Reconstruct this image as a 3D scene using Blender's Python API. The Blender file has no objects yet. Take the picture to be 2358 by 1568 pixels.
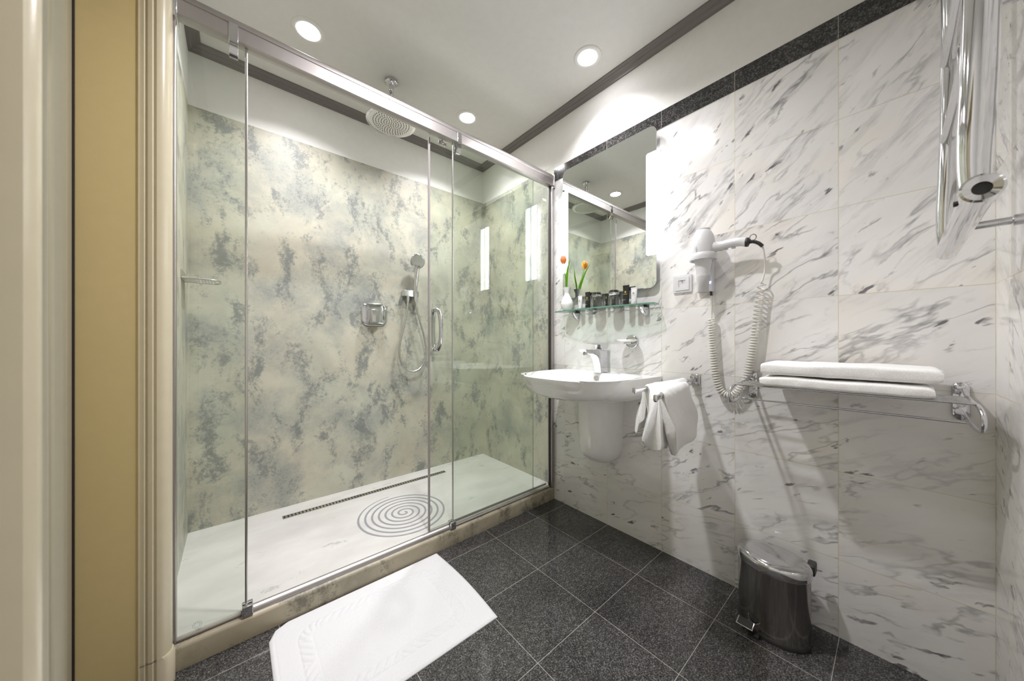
import bpy, bmesh, math, random
from mathutils import Vector, Matrix, noise
PI = math.pi
sc = bpy.context.scene
COL = sc.collection

# ------------------------------------------------------------------ camera, view, light
cam_d = bpy.data.cameras.new('camera')
cam = bpy.data.objects.new('camera', cam_d)
COL.objects.link(cam)
sc.camera = cam
cam_d.sensor_fit = 'HORIZONTAL'
cam_d.sensor_width = 36.0
cam_d.lens = 36.0 * 751.0 / 2358.0
cam_d.shift_y = 4.4 / 2358.0
cam_d.clip_start = 0.02
cam.location = (0, 0, 1.022)
YAW = math.radians(49.556)                       # the marble wall's normal lies this far right of the view
cam.rotation_euler = (PI/2, 0, YAW - PI/2)
cam_d.dof.use_dof = True
cam_d.dof.focus_distance = 1.7
cam_d.dof.aperture_fstop = 4.0

world = bpy.data.worlds.new('world'); sc.world = world
world.use_nodes = True
world.node_tree.nodes['Background'].inputs[0].default_value = (1, .95, .88, 1)
world.node_tree.nodes['Background'].inputs[1].default_value = 0.25

sc.view_settings.view_transform = 'Standard'
sc.view_settings.look = 'None'
sc.view_settings.gamma = 1
sc.view_settings.use_curve_mapping = False
sc.view_settings.exposure = 1.82
sc.cycles.max_bounces = 14
sc.cycles.diffuse_bounces = 8
sc.cycles.glossy_bounces = 8
sc.cycles.transmission_bounces = 10
sc.cycles.transparent_max_bounces = 24
sc.cycles.sample_clamp_indirect = 6.0
sc.cycles.blur_glossy = 0.5
sc.cycles.caustics_reflective = False
sc.cycles.caustics_refractive = False

SPOT = 14.0                                      # ceiling lamps: glow of the diffuser
BEAM_IN, BEAM_MIR, BEAM_OUT = 3.0, 1.7, 5.2                      # and the downward beam of each, watts (over the shower, over the room)
LED = 5.0                                        # mirror light strips

# ------------------------------------------------------------------ helpers: objects
def link(o):
    COL.objects.link(o); return o

def thing(name, label, cat, loc=(0, 0, 0), group=None):
    o = bpy.data.objects.new(name, None)
    o.empty_display_size = .02
    o.location = loc
    link(o)
    o['label'] = label; o['category'] = cat
    if group: o['group'] = group
    return o

def rootloc(p):
    while p.parent: p = p.parent
    return p.location

def mk(name, bm, mats, parent=None, smooth=35, bevel=0, bseg=2, subd=0, label=None):
    """link a bmesh (given in world coordinates) as one mesh object"""
    bmesh.ops.recalc_face_normals(bm, faces=bm.faces)
    if parent is not None:
        off = rootloc(parent)
        bmesh.ops.translate(bm, verts=bm.verts, vec=-Vector(off))
    me = bpy.data.meshes.new(name)
    bm.to_mesh(me); bm.free()
    for m in (mats if isinstance(mats, (list, tuple)) else [mats]):
        me.materials.append(m)
    if smooth is not None:
        me.polygons.foreach_set('use_smooth', [True]*len(me.polygons))
        if smooth < 180:
            me.set_sharp_from_angle(angle=math.radians(smooth))
    o = bpy.data.objects.new(name, me)
    link(o)
    if parent is not None: o.parent = parent
    if bevel:
        b = o.modifiers.new('bevel', 'BEVEL'); b.width = bevel; b.segments = bseg
        b.limit_method = 'ANGLE'; b.angle_limit = math.radians(40)
        b.harden_normals = False
    if subd:
        s = o.modifiers.new('subd', 'SUBSURF'); s.levels = subd; s.render_levels = subd
    if label: o['label'] = label
    return o

def single(name, bm, mats, label, cat, group=None, **k):
    o = mk(name, bm, mats, None, **k)
    o['label'] = label; o['category'] = cat
    if group: o['group'] = group
    return o

def struct(name, bm, mats, **k):
    o = mk(name, bm, mats, None, **k)
    o['kind'] = 'structure'
    return o

def copy_tree(o, parent=None):
    c = o.copy(); link(c)
    if parent is not None: c.parent = parent
    for ch in list(o.children): copy_tree(ch, c)
    return c

def dup(o, loc, label, rotz=None):
    c = copy_tree(o)
    c.location = loc
    if rotz is not None: c.rotation_euler = (0, 0, rotz)
    c['label'] = label
    return c

# ------------------------------------------------------------------ helpers: shapes
def B(): return bmesh.new()

def box(bm, x0, x1, y0, y1, z0, z1, mi=0):
    v = [bm.verts.new(p) for p in ((x0,y0,z0),(x1,y0,z0),(x1,y1,z0),(x0,y1,z0),(x0,y0,z1),(x1,y0,z1),(x1,y1,z1),(x0,y1,z1))]
    fs = []
    for f in ((0,3,2,1),(4,5,6,7),(0,1,5,4),(1,2,6,5),(2,3,7,6),(3,0,4,7)):
        a = bm.faces.new([v[i] for i in f]); a.material_index = mi; fs.append(a)
    return fs

def quad(bm, pts, mi=0):
    f = bm.faces.new([bm.verts.new(p) for p in pts]); f.material_index = mi; return f

def loft(bm, rings, closed=True, cap0=True, cap1=True, mi=0, loop=False):
    R = [[bm.verts.new(p) for p in r] for r in rings]
    n = len(R[0]); m = len(R)
    for i in range(m if loop else m-1):
        a, b = R[i], R[(i+1) % m]
        for j in range(n if closed else n-1):
            k = (j+1) % n
            f = bm.faces.new((a[j], a[k], b[k], b[j])); f.material_index = mi
    if closed and not loop:
        if cap0: bm.faces.new(list(reversed(R[0]))).material_index = mi
        if cap1: bm.faces.new(R[-1]).material_index = mi
    return R

def tube(bm, pts, r, seg=12, cap=True, loop=False, mi=0, flat=1.0, up=None):
    """swept tube; r a number or a list"""
    P = [Vector(p) for p in pts]; n = len(P)
    rr = r if isinstance(r, (list, tuple)) else [r]*n
    T = []
    for i in range(n):
        if loop: t = P[(i+1) % n] - P[i-1]
        else: t = P[min(i+1, n-1)] - P[max(i-1, 0)]
        T.append(t.normalized())
    u = Vector(up) if up else (Vector((0,0,1)) if abs(T[0].z) < .9 else Vector((1,0,0)))
    rings = []
    for i in range(n):
        u = (u - T[i]*u.dot(T[i]))
        if u.length < 1e-6: u = T[i].orthogonal()
        u.normalize(); w = T[i].cross(u)
        rings.append([P[i] + (u*math.cos(a)*flat + w*math.sin(a))*rr[i] for a in [2*PI*k/seg for k in range(seg)]])
    loft(bm, rings, True, cap, cap, mi, loop)

def spline(pts, n=10, loop=False):
    """Catmull-Rom through the points"""
    P = [Vector(p) for p in pts]; out = []; m = len(P)
    for i in range(m if loop else m-1):
        p1, p2 = P[i], P[(i+1) % m]
        p0 = P[i-1] if (i > 0 or loop) else p1*2-p2
        p3 = P[(i+2) % m] if (i+2 < m or loop) else p2*2-p1
        for k in range(n):
            t = k/n
            out.append(.5*((2*p1)+(p2-p0)*t+(2*p0-5*p1+4*p2-p3)*t*t+(-p0+3*p1-3*p2+p3)*t**3))
    if not loop: out.append(P[-1])
    return out

def lathe(bm, prof, c, axis='z', seg=40, mi=0, cap=True, ax=None):
    """prof: (radius, height along the axis)"""
    c = Vector(c)
    A = ax or {'x':((0,1,0),(0,0,1),(1,0,0)), 'y':((0,0,1),(1,0,0),(0,1,0)), 'z':((1,0,0),(0,1,0),(0,0,1))}[axis]
    e1, e2, e3 = [Vector(a) for a in A]
    rings = [[c + e1*r*math.cos(2*PI*k/seg) + e2*r*math.sin(2*PI*k/seg) + e3*h for k in range(seg)] for r, h in prof]
    loft(bm, rings, True, cap, cap, mi)

def prism(bm, poly, axis, a0, a1, mi=0):
    """poly: 2-D points; 'x' -> (y,z), 'y' -> (x,z), 'z' -> (x,y)"""
    def P(p, a):
        return {'x':(a,p[0],p[1]), 'y':(p[0],a,p[1]), 'z':(p[0],p[1],a)}[axis]
    loft(bm, [[P(p, a0) for p in poly], [P(p, a1) for p in poly]], mi=mi)

def rrect(cx, cy, w, h, r, n=8):
    """rounded rectangle, centred"""
    out = []
    for sx, sy, a0 in ((1,1,0),(-1,1,PI/2),(-1,-1,PI),(1,-1,3*PI/2)):
        for k in range(n+1):
            a = a0 + PI/2*k/n
            out.append((cx+sx*(w/2-r)+r*math.cos(a), cy+sy*(h/2-r)+r*math.sin(a)))
    return out

# ------------------------------------------------------------------ helpers: materials
class NT:
    def __init__(s, name):
        s.m = bpy.data.materials.new(name); s.m.use_nodes = True
        s.t = s.m.node_tree; s.n = s.t.nodes; s.l = s.t.links
        s.b = s.n['Principled BSDF']
    def node(s, ty, **k):
        a = s.n.new(ty)
        for kk, v in k.items():
            if kk.startswith('i_'):
                key = kk[2:]; key = int(key) if key.isdigit() else key.replace('_', ' ')
                if hasattr(v, 'is_linked') or isinstance(v, bpy.types.NodeSocket): s.l.new(v, a.inputs[key])
                else: a.inputs[key].default_value = v
            else: setattr(a, kk, v)
        return a
    def math(s, op, a, b=None, c=None, clamp=False):
        n = s.node('ShaderNodeMath', operation=op, use_clamp=clamp)
        for i, v in enumerate((a, b, c)):
            if v is None: continue
            if isinstance(v, (int, float)): n.inputs[i].default_value = v
            else: s.l.new(v, n.inputs[i])
        return n.outputs[0]
    def obj(s): return s.node('ShaderNodeTexCoord').outputs['Object']
    def mapping(s, v, loc=(0,0,0), rot=(0,0,0), scale=(1,1,1)):
        n = s.node('ShaderNodeMapping'); s.l.new(v, n.inputs[0])
        n.inputs[1].default_value = loc; n.inputs[2].default_value = rot; n.inputs[3].default_value = scale
        return n.outputs[0]
    def noise(s, v, scale, detail=4, rough=.5, dist=0.0, col=False):
        n = s.node('ShaderNodeTexNoise'); s.l.new(v, n.inputs['Vector'])
        n.inputs['Scale'].default_value = scale; n.inputs['Detail'].default_value = detail
        n.inputs['Roughness'].default_value = rough; n.inputs['Distortion'].default_value = dist
        return n.outputs[1 if col else 0]
    def ramp(s, f, stops, interp='LINEAR'):
        n = s.node('ShaderNodeValToRGB'); s.l.new(f, n.inputs[0])
        cr = n.color_ramp; cr.interpolation = interp
        while len(cr.elements) < len(stops): cr.elements.new(.5)
        for e, (p, c) in zip(cr.elements, stops):
            e.position = p; e.color = (c, c, c, 1) if isinstance(c, (int, float)) else (*c, 1)
        return n.outputs[0]
    def mix(s, f, a, b, mode='MIX'):
        n = s.node('ShaderNodeMix', data_type='RGBA', blend_type=mode)
        for i, v in ((0, f), (6, a), (7, b)):
            if isinstance(v, (int, float)): n.inputs[i].default_value = v
            elif isinstance(v, tuple): n.inputs[i].default_value = (*v, 1)
            else: s.l.new(v, n.inputs[i])
        return n.outputs[2]
    def bump(s, h, strength=.3, dist=.002, normal=None):
        n = s.node('ShaderNodeBump'); s.l.new(h, n.inputs['Height'])
        n.inputs['Strength'].default_value = strength; n.inputs['Distance'].default_value = dist
        if normal is not None: s.l.new(normal, n.inputs['Normal'])
        return n.outputs[0]
    def set(s, **k):
        for kk, v in k.items():
            key = kk.replace('_', ' ')
            if isinstance(v, tuple) and len(v) == 3: v = (*v, 1)
            if isinstance(v, bpy.types.NodeSocket): s.l.new(v, s.b.inputs[key])
            else: s.b.inputs[key].default_value = v
        return s

def plain(name, col, rough=.4, metal=0.0, bump=0, bscale=200, **k):
    t = NT(name)
    v = t.obj()
    n = t.noise(v, 30, 3)
    f = t.ramp(n, [(0, .96), (1, 1.04)])
    c = t.mix(1.0, tuple(col), f, 'MULTIPLY')
    t.set(Base_Color=c, Roughness=rough, Metallic=metal, **k)
    if bump:
        t.set(Normal=t.bump(t.noise(v, bscale, 3), bump, .001))
    return t.m

M = {}
M['paint'] = plain('white_paint', (.80, .79, .76), .6, bump=.05)
M['ceiling'] = plain('ceiling_paint', (.74, .73, .70), .7, bump=.05)
M['crown'] = plain('grey_moulding_paint', (.185, .168, .158), .35)
M['jamb'] = plain('cream_paint_warm_lit', (.66, .53, .27), .35)  # cream paint; the warm light on the jamb is put into the colour
M['casing'] = plain('cream_gloss_paint', (.66, .59, .43), .25, bump=.03)
M['door'] = plain('door_cream_shaded', (.36, .335, .25), .3)  # cream darkened, the shading on the leaf is put into the colour
M['gap'] = plain('gap_shade_black', (.03, .02, .015), .7)
M['chrome'] = plain('chrome', (.66, .66, .68), .06, 1.0)
M['steel'] = plain('satin_steel', (.62, .61, .60), .25, 1.0)
M['alu'] = plain('satin_aluminium', (.47, .44, .43), .42, 1.0)
M['ceramic'] = plain('white_ceramic', (.86, .86, .85), .06, Coat_Weight=.5, Coat_Roughness=.03)
M['plastic'] = plain('white_plastic', (.66, .66, .67), .22)
M['cordplastic'] = plain('cream_white_cord', (.70, .68, .63), .35)
M['dark'] = plain('dark_rubber', (.03, .027, .025), .5)
M['darkslot'] = plain('drain_dark', (.012, .011, .01), .6)
M['silverpl'] = plain('silver_plastic', (.52, .52, .52), .35)
M['seal'] = plain('grey_seal', (.34, .31, .31), .3)
M['black'] = plain('black_gloss_tube', (.012, .011, .012), .3)
M['blacktxt'] = plain('grey_print', (.35, .35, .35), .5)
M['gold'] = plain('gold_print', (.65, .55, .10), .45)
M['spiralm'] = plain('grey_grip_strip', (.25, .26, .275), .8)

def emit(name, col, st):
    t = NT(name)
    t.set(Base_Color=(.8, .8, .8), Emission_Color=tuple(col), Emission_Strength=st)
    return t.m
M['lamp'] = emit('lamp_diffuser', (.99, .97, 1.0), SPOT)
M['led'] = emit('led_strip', (.93, .95, 1.0), LED)
M['blueled'] = emit('blue_led', (.5, .55, 1.0), 12)

def glass(name, tint, fres=1.0, r=.0):
    t = NT(name)
    t.n.remove(t.b)
    tr = t.node('ShaderNodeBsdfTransparent'); tr.inputs[0].default_value = (*tint, 1)
    gl = t.node('ShaderNodeBsdfGlossy'); gl.inputs['Roughness'].default_value = r
    lw = t.node('ShaderNodeLayerWeight'); lw.inputs[0].default_value = .5   # thin-sheet Schlick reflectance, same from both sides
    fr = t.math('MULTIPLY_ADD', t.math('POWER', lw.outputs['Facing'], 5.0), .92, .04)
    mx = t.node('ShaderNodeMixShader')
    t.l.new(t.math('MULTIPLY', fr, fres, clamp=True), mx.inputs[0])
    t.l.new(tr.outputs[0], mx.inputs[1]); t.l.new(gl.outputs[0], mx.inputs[2])
    t.l.new(mx.outputs[0], t.n['Material Output'].inputs[0])
    return t.m
M['glass'] = glass('shower_glass', (.965, .985, .96))
t = NT('tumbler_glass'); t.set(Base_Color=(.97, .975, .97), Transmission_Weight=1.0, Roughness=0.0, IOR=1.48); M['tumbler'] = t.m
M['shelfglass'] = glass('green_shelf_glass', (.86, .95, .90))
M['edgeglass'] = plain('green_glass_edge', (.12, .30, .21), .15)
M['paneedge'] = plain('pane_edge_green', (.22, .30, .25), .2)
M['etch'] = plain('etched_mark', (.40, .42, .38), .7)

t = NT('mirror_silver'); t.set(Base_Color=(.86, .89, .87), Metallic=1.0, Roughness=0.0); M['mirror'] = t.m

# veined marble tiles; the wall's own axes are passed in (u = along the wall, v = height)
def marble(name, uaxis, u0, tw, v0, th, tint=(1, 1, 1), off=0.0, dirn=1):
    t = NT(name)
    sep = t.node('ShaderNodeSeparateXYZ'); t.l.new(t.obj(), sep.inputs[0])
    u = sep.outputs[uaxis]; v = sep.outputs[2]
    fu = t.math('DIVIDE', t.math('SUBTRACT', u, u0), tw)
    fv = t.math('DIVIDE', t.math('SUBTRACT', v, v0), th)
    iu = t.math('FLOOR', fu); iv = t.math('FLOOR', fv)
    ru = t.math('SUBTRACT', fu, iu); rv = t.math('SUBTRACT', fv, iv)
    # grout
    gu = t.math('MULTIPLY', t.math('MINIMUM', ru, t.math('SUBTRACT', 1.0, ru)), tw)
    gv = t.math('MULTIPLY', t.math('MINIMUM', rv, t.math('SUBTRACT', 1.0, rv)), th)
    g = t.math('LESS_THAN', t.math('MINIMUM', gu, gv), .0010)
    cmb = t.node('ShaderNodeCombineXYZ'); t.l.new(iu, cmb.inputs[0]); t.l.new(iv, cmb.inputs[1]); cmb.inputs[2].default_value = off
    wn = t.node('ShaderNodeTexWhiteNoise', noise_dimensions='3D'); t.l.new(cmb.outputs[0], wn.inputs[0])
    rc = t.node('ShaderNodeSeparateColor'); t.l.new(wn.outputs['Color'], rc.inputs[0])
    # tile-local coordinates, rotated so that x runs along the veins
    row = t.math('MULTIPLY', iv, .085, clamp=False)
    ang = t.math('ADD', t.math('MULTIPLY', rc.outputs[0], .28), t.math('MINIMUM', t.math('ADD', row, .18), .62))
    ca = t.math('COSINE', ang); sa = t.math('SINE', ang)
    uu = t.math('MULTIPLY', u, -dirn)
    X = t.math('ADD', t.math('MULTIPLY', uu, ca), t.math('MULTIPLY', v, sa))
    Y = t.math('SUBTRACT', t.math('MULTIPLY', v, ca), t.math('MULTIPLY', uu, sa))
    c2 = t.node('ShaderNodeCombineXYZ')
    t.l.new(X, c2.inputs[0]); t.l.new(Y, c2.inputs[1])
    t.l.new(t.math('MULTIPLY', rc.outputs[1], 37.0), c2.inputs[2])
    P = c2.outputs[0]
    def warp(vec, sc_, amt):
        wv = t.noise(vec, sc_, 3, .55, 0, True)
        s0 = t.node('ShaderNodeVectorMath', operation='SUBTRACT'); t.l.new(wv, s0.inputs[0]); s0.inputs[1].default_value = (.5, .5, .5)
        w1 = t.node('ShaderNodeVectorMath', operation='SCALE'); t.l.new(s0.outputs[0], w1.inputs[0]); w1.inputs['Scale'].default_value = amt
        ad = t.node('ShaderNodeVectorMath', operation='ADD'); t.l.new(vec, ad.inputs[0]); t.l.new(w1.outputs[0], ad.inputs[1])
        return ad.outputs[0]
    W = warp(P, 4.0, .07)
    W2 = warp(P, 9.0, .032)
    busy = t.ramp(rc.outputs[2], [(.1, .35), (.9, 1.0)])
    streak = t.ramp(t.noise(t.mapping(W, scale=(.16, 1.0, 1)), 26, 5, .62), [(.50, 0), (.72, 1)])
    streakm = t.ramp(t.noise(t.mapping(W, (3, 1, 0), scale=(.5, 1.0, 1)), 5, 3), [(.38, 0), (.62, 1)])
    cloud = t.ramp(t.noise(t.mapping(W, (3.1, 1.7, 0), scale=(.5, 1.0, 1)), 5, 4, .5), [(.35, 0), (.70, 1)])
    def vein(vec, sc_, wd, det=4, ro=.5):
        n = t.noise(vec, sc_, det, ro)
        d = t.math('ABSOLUTE', t.math('SUBTRACT', n, .5))
        return t.ramp(d, [(0, 1), (wd, 0)])
    m1 = t.ramp(t.noise(t.mapping(W, (7, 2, 0), scale=(.5, 1.0, 1)), 6, 3, .5), [(.48, 0), (.62, 1)])
    m2 = t.ramp(t.noise(t.mapping(W, (2, 12, 0), scale=(.6, 1.0, 1)), 9, 3, .5), [(.50, 0), (.64, 1)])
    v1 = t.math('MULTIPLY', vein(t.mapping(W2, scale=(.20, 1.0, 1)), 8.0, .018), m1)
    v2 = t.math('MULTIPLY', vein(t.mapping(W2, (1, 9, 0), scale=(.30, .9, 1)), 17.0, .035), m2)
    sp = t.noise(t.mapping(W2, (4, 4, 0), scale=(.34, 1.0, 1)), 38, 3, .55)
    spots = t.math('MULTIPLY', t.ramp(sp, [(.63, 0), (.69, 1)]), t.ramp(t.noise(P, 7, 2), [(.42, 0), (.58, 1)]))
    base = t.mix(cloud, tuple(a*b for a, b in zip((.84, .825, .81), tint)), tuple(a*b for a, b in zip((.74, .73, .715), tint)))
    warm = t.ramp(t.noise(P, 4, 2), [(.5, 0), (.75, .35)])
    base = t.mix(warm, base, (.80, .74, .62))
    base = t.mix(t.math('MULTIPLY', t.math('MULTIPLY', streak, streakm), t.math('MINIMUM', t.math('ADD', t.math('MULTIPLY', iv, .08), .22), .60)), base, (.27, .265, .275))
    base = t.mix(t.math('MULTIPLY', t.math('MULTIPLY', v2, .72), busy), base, (.17, .165, .18))
    base = t.mix(t.math('MULTIPLY', t.math('MULTIPLY', v1, .80), busy), base, (.11, .105, .12))
    base = t.mix(t.math('MULTIPLY', spots, .85), base, (.075, .07, .08))
    tile = t.ramp(rc.outputs[0], [(0, .95), (1, 1.02)])
    base = t.mix(1.0, base, tile, 'MULTIPLY')
    base = t.mix(g, base, (.62, .57, .44))
    t.set(Base_Color=base, Roughness=t.math('ADD', t.math('MULTIPLY', g, .5), .10), Specular_IOR_Level=.5)
    t.set(Normal=t.bump(t.math('SUBTRACT', 1.0, g), .35, .0012))
    return t.m
M['marble'] = marble('white_veined_marble', 1, -.181, .3074, .2692-.305, .305)
M['marble2'] = marble('white_veined_marble_side', 0, 1.465-.3074*4, .3074, .2692-.305, .305, (.98, .97, .95), 11.0, -1)

# polished dark granite
def granite(name, grout=True, dark=1.0):
    t = NT(name)
    o = t.obj()
    n1 = t.noise(o, 210, 3, .65)
    n2 = t.noise(o, 60, 3, .6)
    n3 = t.noise(o, 5, 2, .5)
    f = t.math('ADD', t.math('MULTIPLY', n1, .75), t.math('MULTIPLY', n2, .25))
    c = t.ramp(f, [(.36, (.008*dark, .008*dark, .009*dark)), (.50, (.045*dark, .043*dark, .042*dark)), (.60, (.14*dark, .135*dark, .13*dark)), (.72, (.30*dark, .29*dark, .28*dark))])
    c = t.mix(1.0, c, t.ramp(n3, [(.3, .75), (.7, 1.15)]), 'MULTIPLY')
    rough = .09
    sep = t.node('ShaderNodeSeparateXYZ'); t.l.new(o, sep.inputs[0])
    if grout:
        g = None
        for i, a0 in ((0, 1.043), (1, 1.044)):
            q = t.math('DIVIDE', t.math('SUBTRACT', sep.outputs[i], a0), .3065)
            r = t.math('ABSOLUTE', t.math('SUBTRACT', q, t.math('ROUND', q)))
            k = t.math('LESS_THAN', r, .0028)
            g = k if g is None else t.math('MAXIMUM', g, k)
        c = t.mix(g, c, (.34, .32, .29))
        rough = t.math('ADD', t.math('MULTIPLY', g, .5), .08)
    else:
        q = t.math('DIVIDE', t.math('SUBTRACT', sep.outputs[1], -.181), .3074)
        r = t.math('ABSOLUTE', t.math('SUBTRACT', q, t.math('ROUND', q)))
        c = t.mix(t.math('LESS_THAN', r, .003), c, (.34, .31, .26))
    t.set(Base_Color=c, Roughness=rough)
    return t.m
M['granite'] = granite('polished_dark_granite')
M['band'] = granite('dark_granite_band', False, .8)

# trowelled grey-green plaster
def plaster(name, base=(.48, .485, .40), dark=(.19, .205, .195), strength=1.0, seed=0):
    t = NT(name)
    o = t.mapping(t.obj(), (seed, seed*.7, seed*.3))
    wv = t.noise(o, 2.5, 3, .5, 0, True)
    w1 = t.node('ShaderNodeVectorMath', operation='SCALE'); t.l.new(wv, w1.inputs[0]); w1.inputs['Scale'].default_value = .25
    ad = t.node('ShaderNodeVectorMath', operation='ADD'); t.l.new(o, ad.inputs[0]); t.l.new(w1.outputs[0], ad.inputs[1])
    W = ad.outputs[0]
    big = t.noise(W, 3.6, 5, .60)
    mid = t.noise(t.mapping(W, (5, 3, 1), (.4, .5, .3), (1.5, 1.5, .8)), 6.5, 5, .65)
    fine = t.noise(o, 150, 4, .75)
    grit = t.noise(o, 55, 4, .7)
    tex = t.math('ADD', t.math('MULTIPLY', fine, .5), t.math('MULTIPLY', grit, .5))
    patch = t.ramp(t.math('ADD', big, t.math('MULTIPLY', t.math('SUBTRACT', tex, .5), .30)), [(.47, 0), (.66, 1)])
    patch2 = t.ramp(t.math('ADD', mid, t.math('MULTIPLY', t.math('SUBTRACT', tex, .5), .65)), [(.52, 0), (.655, 1)])
    speck = t.ramp(t.math('ADD', t.math('MULTIPLY', fine, .6), t.math('MULTIPLY', big, .4)), [(.60, 0), (.66, 1)])
    hue = t.ramp(t.noise(o, 2.2, 3), [(.35, 0), (.65, 1)])
    b = t.mix(hue, base, (base[0]*1.06, base[1]*.99, base[2]*.96))
    lum = t.ramp(t.noise(t.mapping(W, (2, 8, 4)), 5, 5, .6), [(.3, .84), (.7, 1.10)])
    b = t.mix(1.0, b, lum, 'MULTIPLY')
    b = t.mix(t.math('MULTIPLY', patch, .6*strength), b, (dark[0]*1.4, dark[1]*1.4, dark[2]*1.4))
    b = t.mix(t.math('MULTIPLY', patch2, .75*strength), b, dark)
    b = t.mix(t.math('MULTIPLY', speck, .6*strength), b, (dark[0]*.8, dark[1]*.8, dark[2]*.8))
    t.set(Base_Color=b, Roughness=.42, Normal=t.bump(tex, .18, .001))
    return t.m
M['plaster'] = plaster('trowelled_plaster', strength=1.15)
M['curb'] = plaster('curb_plaster', (.38, .35, .26), (.13, .12, .09), 1.1, 3.3)
def trayfloor():
    t = NT('pale_micro_cement')
    o = t.obj()
    a = t.ramp(t.noise(t.mapping(o, (0, 0, 0), (0, 0, .4), (1, 2.2, 1)), 3.2, 5, .6), [(.35, (.52, .51, .485)), (.65, (.61, .60, .575))])
    f = t.noise(o, 90, 4, .7); m = t.noise(t.mapping(o, (4, 1, 0), (0, 0, -.3), (1.2, 2.6, 1)), 6, 5, .6)
    s = t.ramp(t.math('ADD', m, t.math('MULTIPLY', t.math('SUBTRACT', f, .5), .5)), [(.65, 0), (.72, 1)])
    t.set(Base_Color=t.mix(t.math('MULTIPLY', s, .55), a, (.30, .30, .28)), Roughness=.45, Normal=t.bump(f, .08, .001))
    return t.m
M['tray'] = trayfloor()

def terry(name, col=(.90, .895, .88), sc_=420, st=.55):
    t = NT(name)
    o = t.obj()
    n = t.noise(o, sc_, 3, .7); n2 = t.noise(o, 60, 3, .5)
    f = t.ramp(n, [(.3, .86), (.7, 1.06)])
    c = t.mix(1.0, tuple(col), f, 'MULTIPLY')
    t.set(Base_Color=c, Roughness=.95, Sheen_Weight=.3, Specular_IOR_Level=.1,
          Normal=t.bump(t.math('ADD', n, t.math('MULTIPLY', n2, .5)), st, .002))
    return t.m
M['terry'] = terry('white_terry')
M['matcloth'] = terry('white_mat_cloth', (.68, .68, .69), 600, .3)

# satin bin steel, faint swirl scratches and lateral shading come from the room
t = NT('dark_brushed_steel')
n = t.noise(t.mapping(t.obj(), scale=(30, 30, 1.5)), 8, 3)
t.set(Base_Color=t.ramp(n, [(.3, (.30, .285, .27)), (.7, (.42, .405, .39))]), Metallic=1.0, Roughness=.16)
M['binsteel'] = t.m

# ------------------------------------------------------------------ the setting
XW = 1.596; YB = 2.250; XL = -.172; ZC = 2.488; YF = 1.444; ZT = .085
YC = -.181                                       # where the marble wall meets the side wall
SA = math.radians(1.6)                           # the side wall is this much out of square
def yside(x): return YC - math.tan(SA)*(XW - x)

bm = B(); box(bm, -.5, XW+.1, -.35, YF+.02, -.08, 0); struct('floor', bm, M['granite'])
bm = B(); box(bm, -.5, XW+.1, -.4, YB+.1, ZC, ZC+.08); struct('ceiling', bm, M['ceiling'])

def wallX(bm, x, y0, y1, z0, z1, th, mi):       # slab whose face lies at x, thickness th (signed)
    box(bm, min(x, x+th), max(x, x+th), y0, y1, z0, z1, mi)
bm = B()
wallX(bm, XW, -.35, YF+.002, -.08, 2.074, .08, 0)
wallX(bm, XW, -.35, YF+.002, 2.074, 2.184, .08, 1)
wallX(bm, XW, YF+.002, YB+.08, -.08, 2.184, .08, 2)
wallX(bm, XW, -.35, YB+.08, 2.184, ZC, .08, 1)
struct('wall_right', bm, [M['marble'], M['paint'], M['plaster']], smooth=None)
bm = B(); box(bm, XW-.003, XW+.01, YC-.02, YF, 2.074, 2.156)
struct('trim_1', bm, M['band'], smooth=None)
bm = B()
box(bm, XL-.08, XW+.08, YB, YB+.08, -.08, 2.191, 0)
box(bm, XL-.08, XW+.08, YB, YB+.08, 2.191, ZC, 1)
struct('wall_back', bm, [M['plaster'], M['paint']], smooth=None)
# left wall: shower end, then the doorway (opening y .56 .. 1.398, to z 2.06), then the rest
DY0, DY1, DZ = .56, 1.398, 2.06
bm = B()
box(bm, -.36, XL, DY1, YB+.08, -.08, 2.191, 0)
box(bm, -.36, XL, DY1, YB+.08, 2.191, ZC, 1)
box(bm, -.36, XL, -.4, DY0, -.08, ZC, 1)
box(bm, -.36, XL, DY0, DY1, DZ, ZC, 1)
struct('wall_left', bm, [M['plaster'], M['paint']], smooth=None)
# side wall carrying the towel radiator
bm = B()
def sidewall(z0, z1, mi):
    a, b = (XW+.02, yside(XW+.02)), (-.40, yside(-.40))
    loft(bm, [[(a[0], a[1], z0), (b[0], b[1], z0), (b[0], b[1]-.08, z0), (a[0], a[1]-.08, z0)],
              [(a[0], a[1], z1), (b[0], b[1], z1), (b[0], b[1]-.08, z1), (a[0], a[1]-.08, z1)]], mi=mi)
sidewall(-.08, 2.074, 0); sidewall(2.074, ZC, 1)
struct('wall_front', bm, [M['marble2'], M['paint']], smooth=None)
bm = B()
a, b = (XW, yside(XW)), (-.17, yside(-.17))
loft(bm, [[(a[0], a[1]+.003, 2.074), (b[0], b[1]+.003, 2.074), (b[0], b[1]-.01, 2.074), (a[0], a[1]-.01, 2.074)],
          [(a[0], a[1]+.003, 2.156), (b[0], b[1]+.003, 2.156), (b[0], b[1]-.01, 2.156), (a[0], a[1]-.01, 2.156)]])
struct('trim_2', bm, M['band'], smooth=None)

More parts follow.
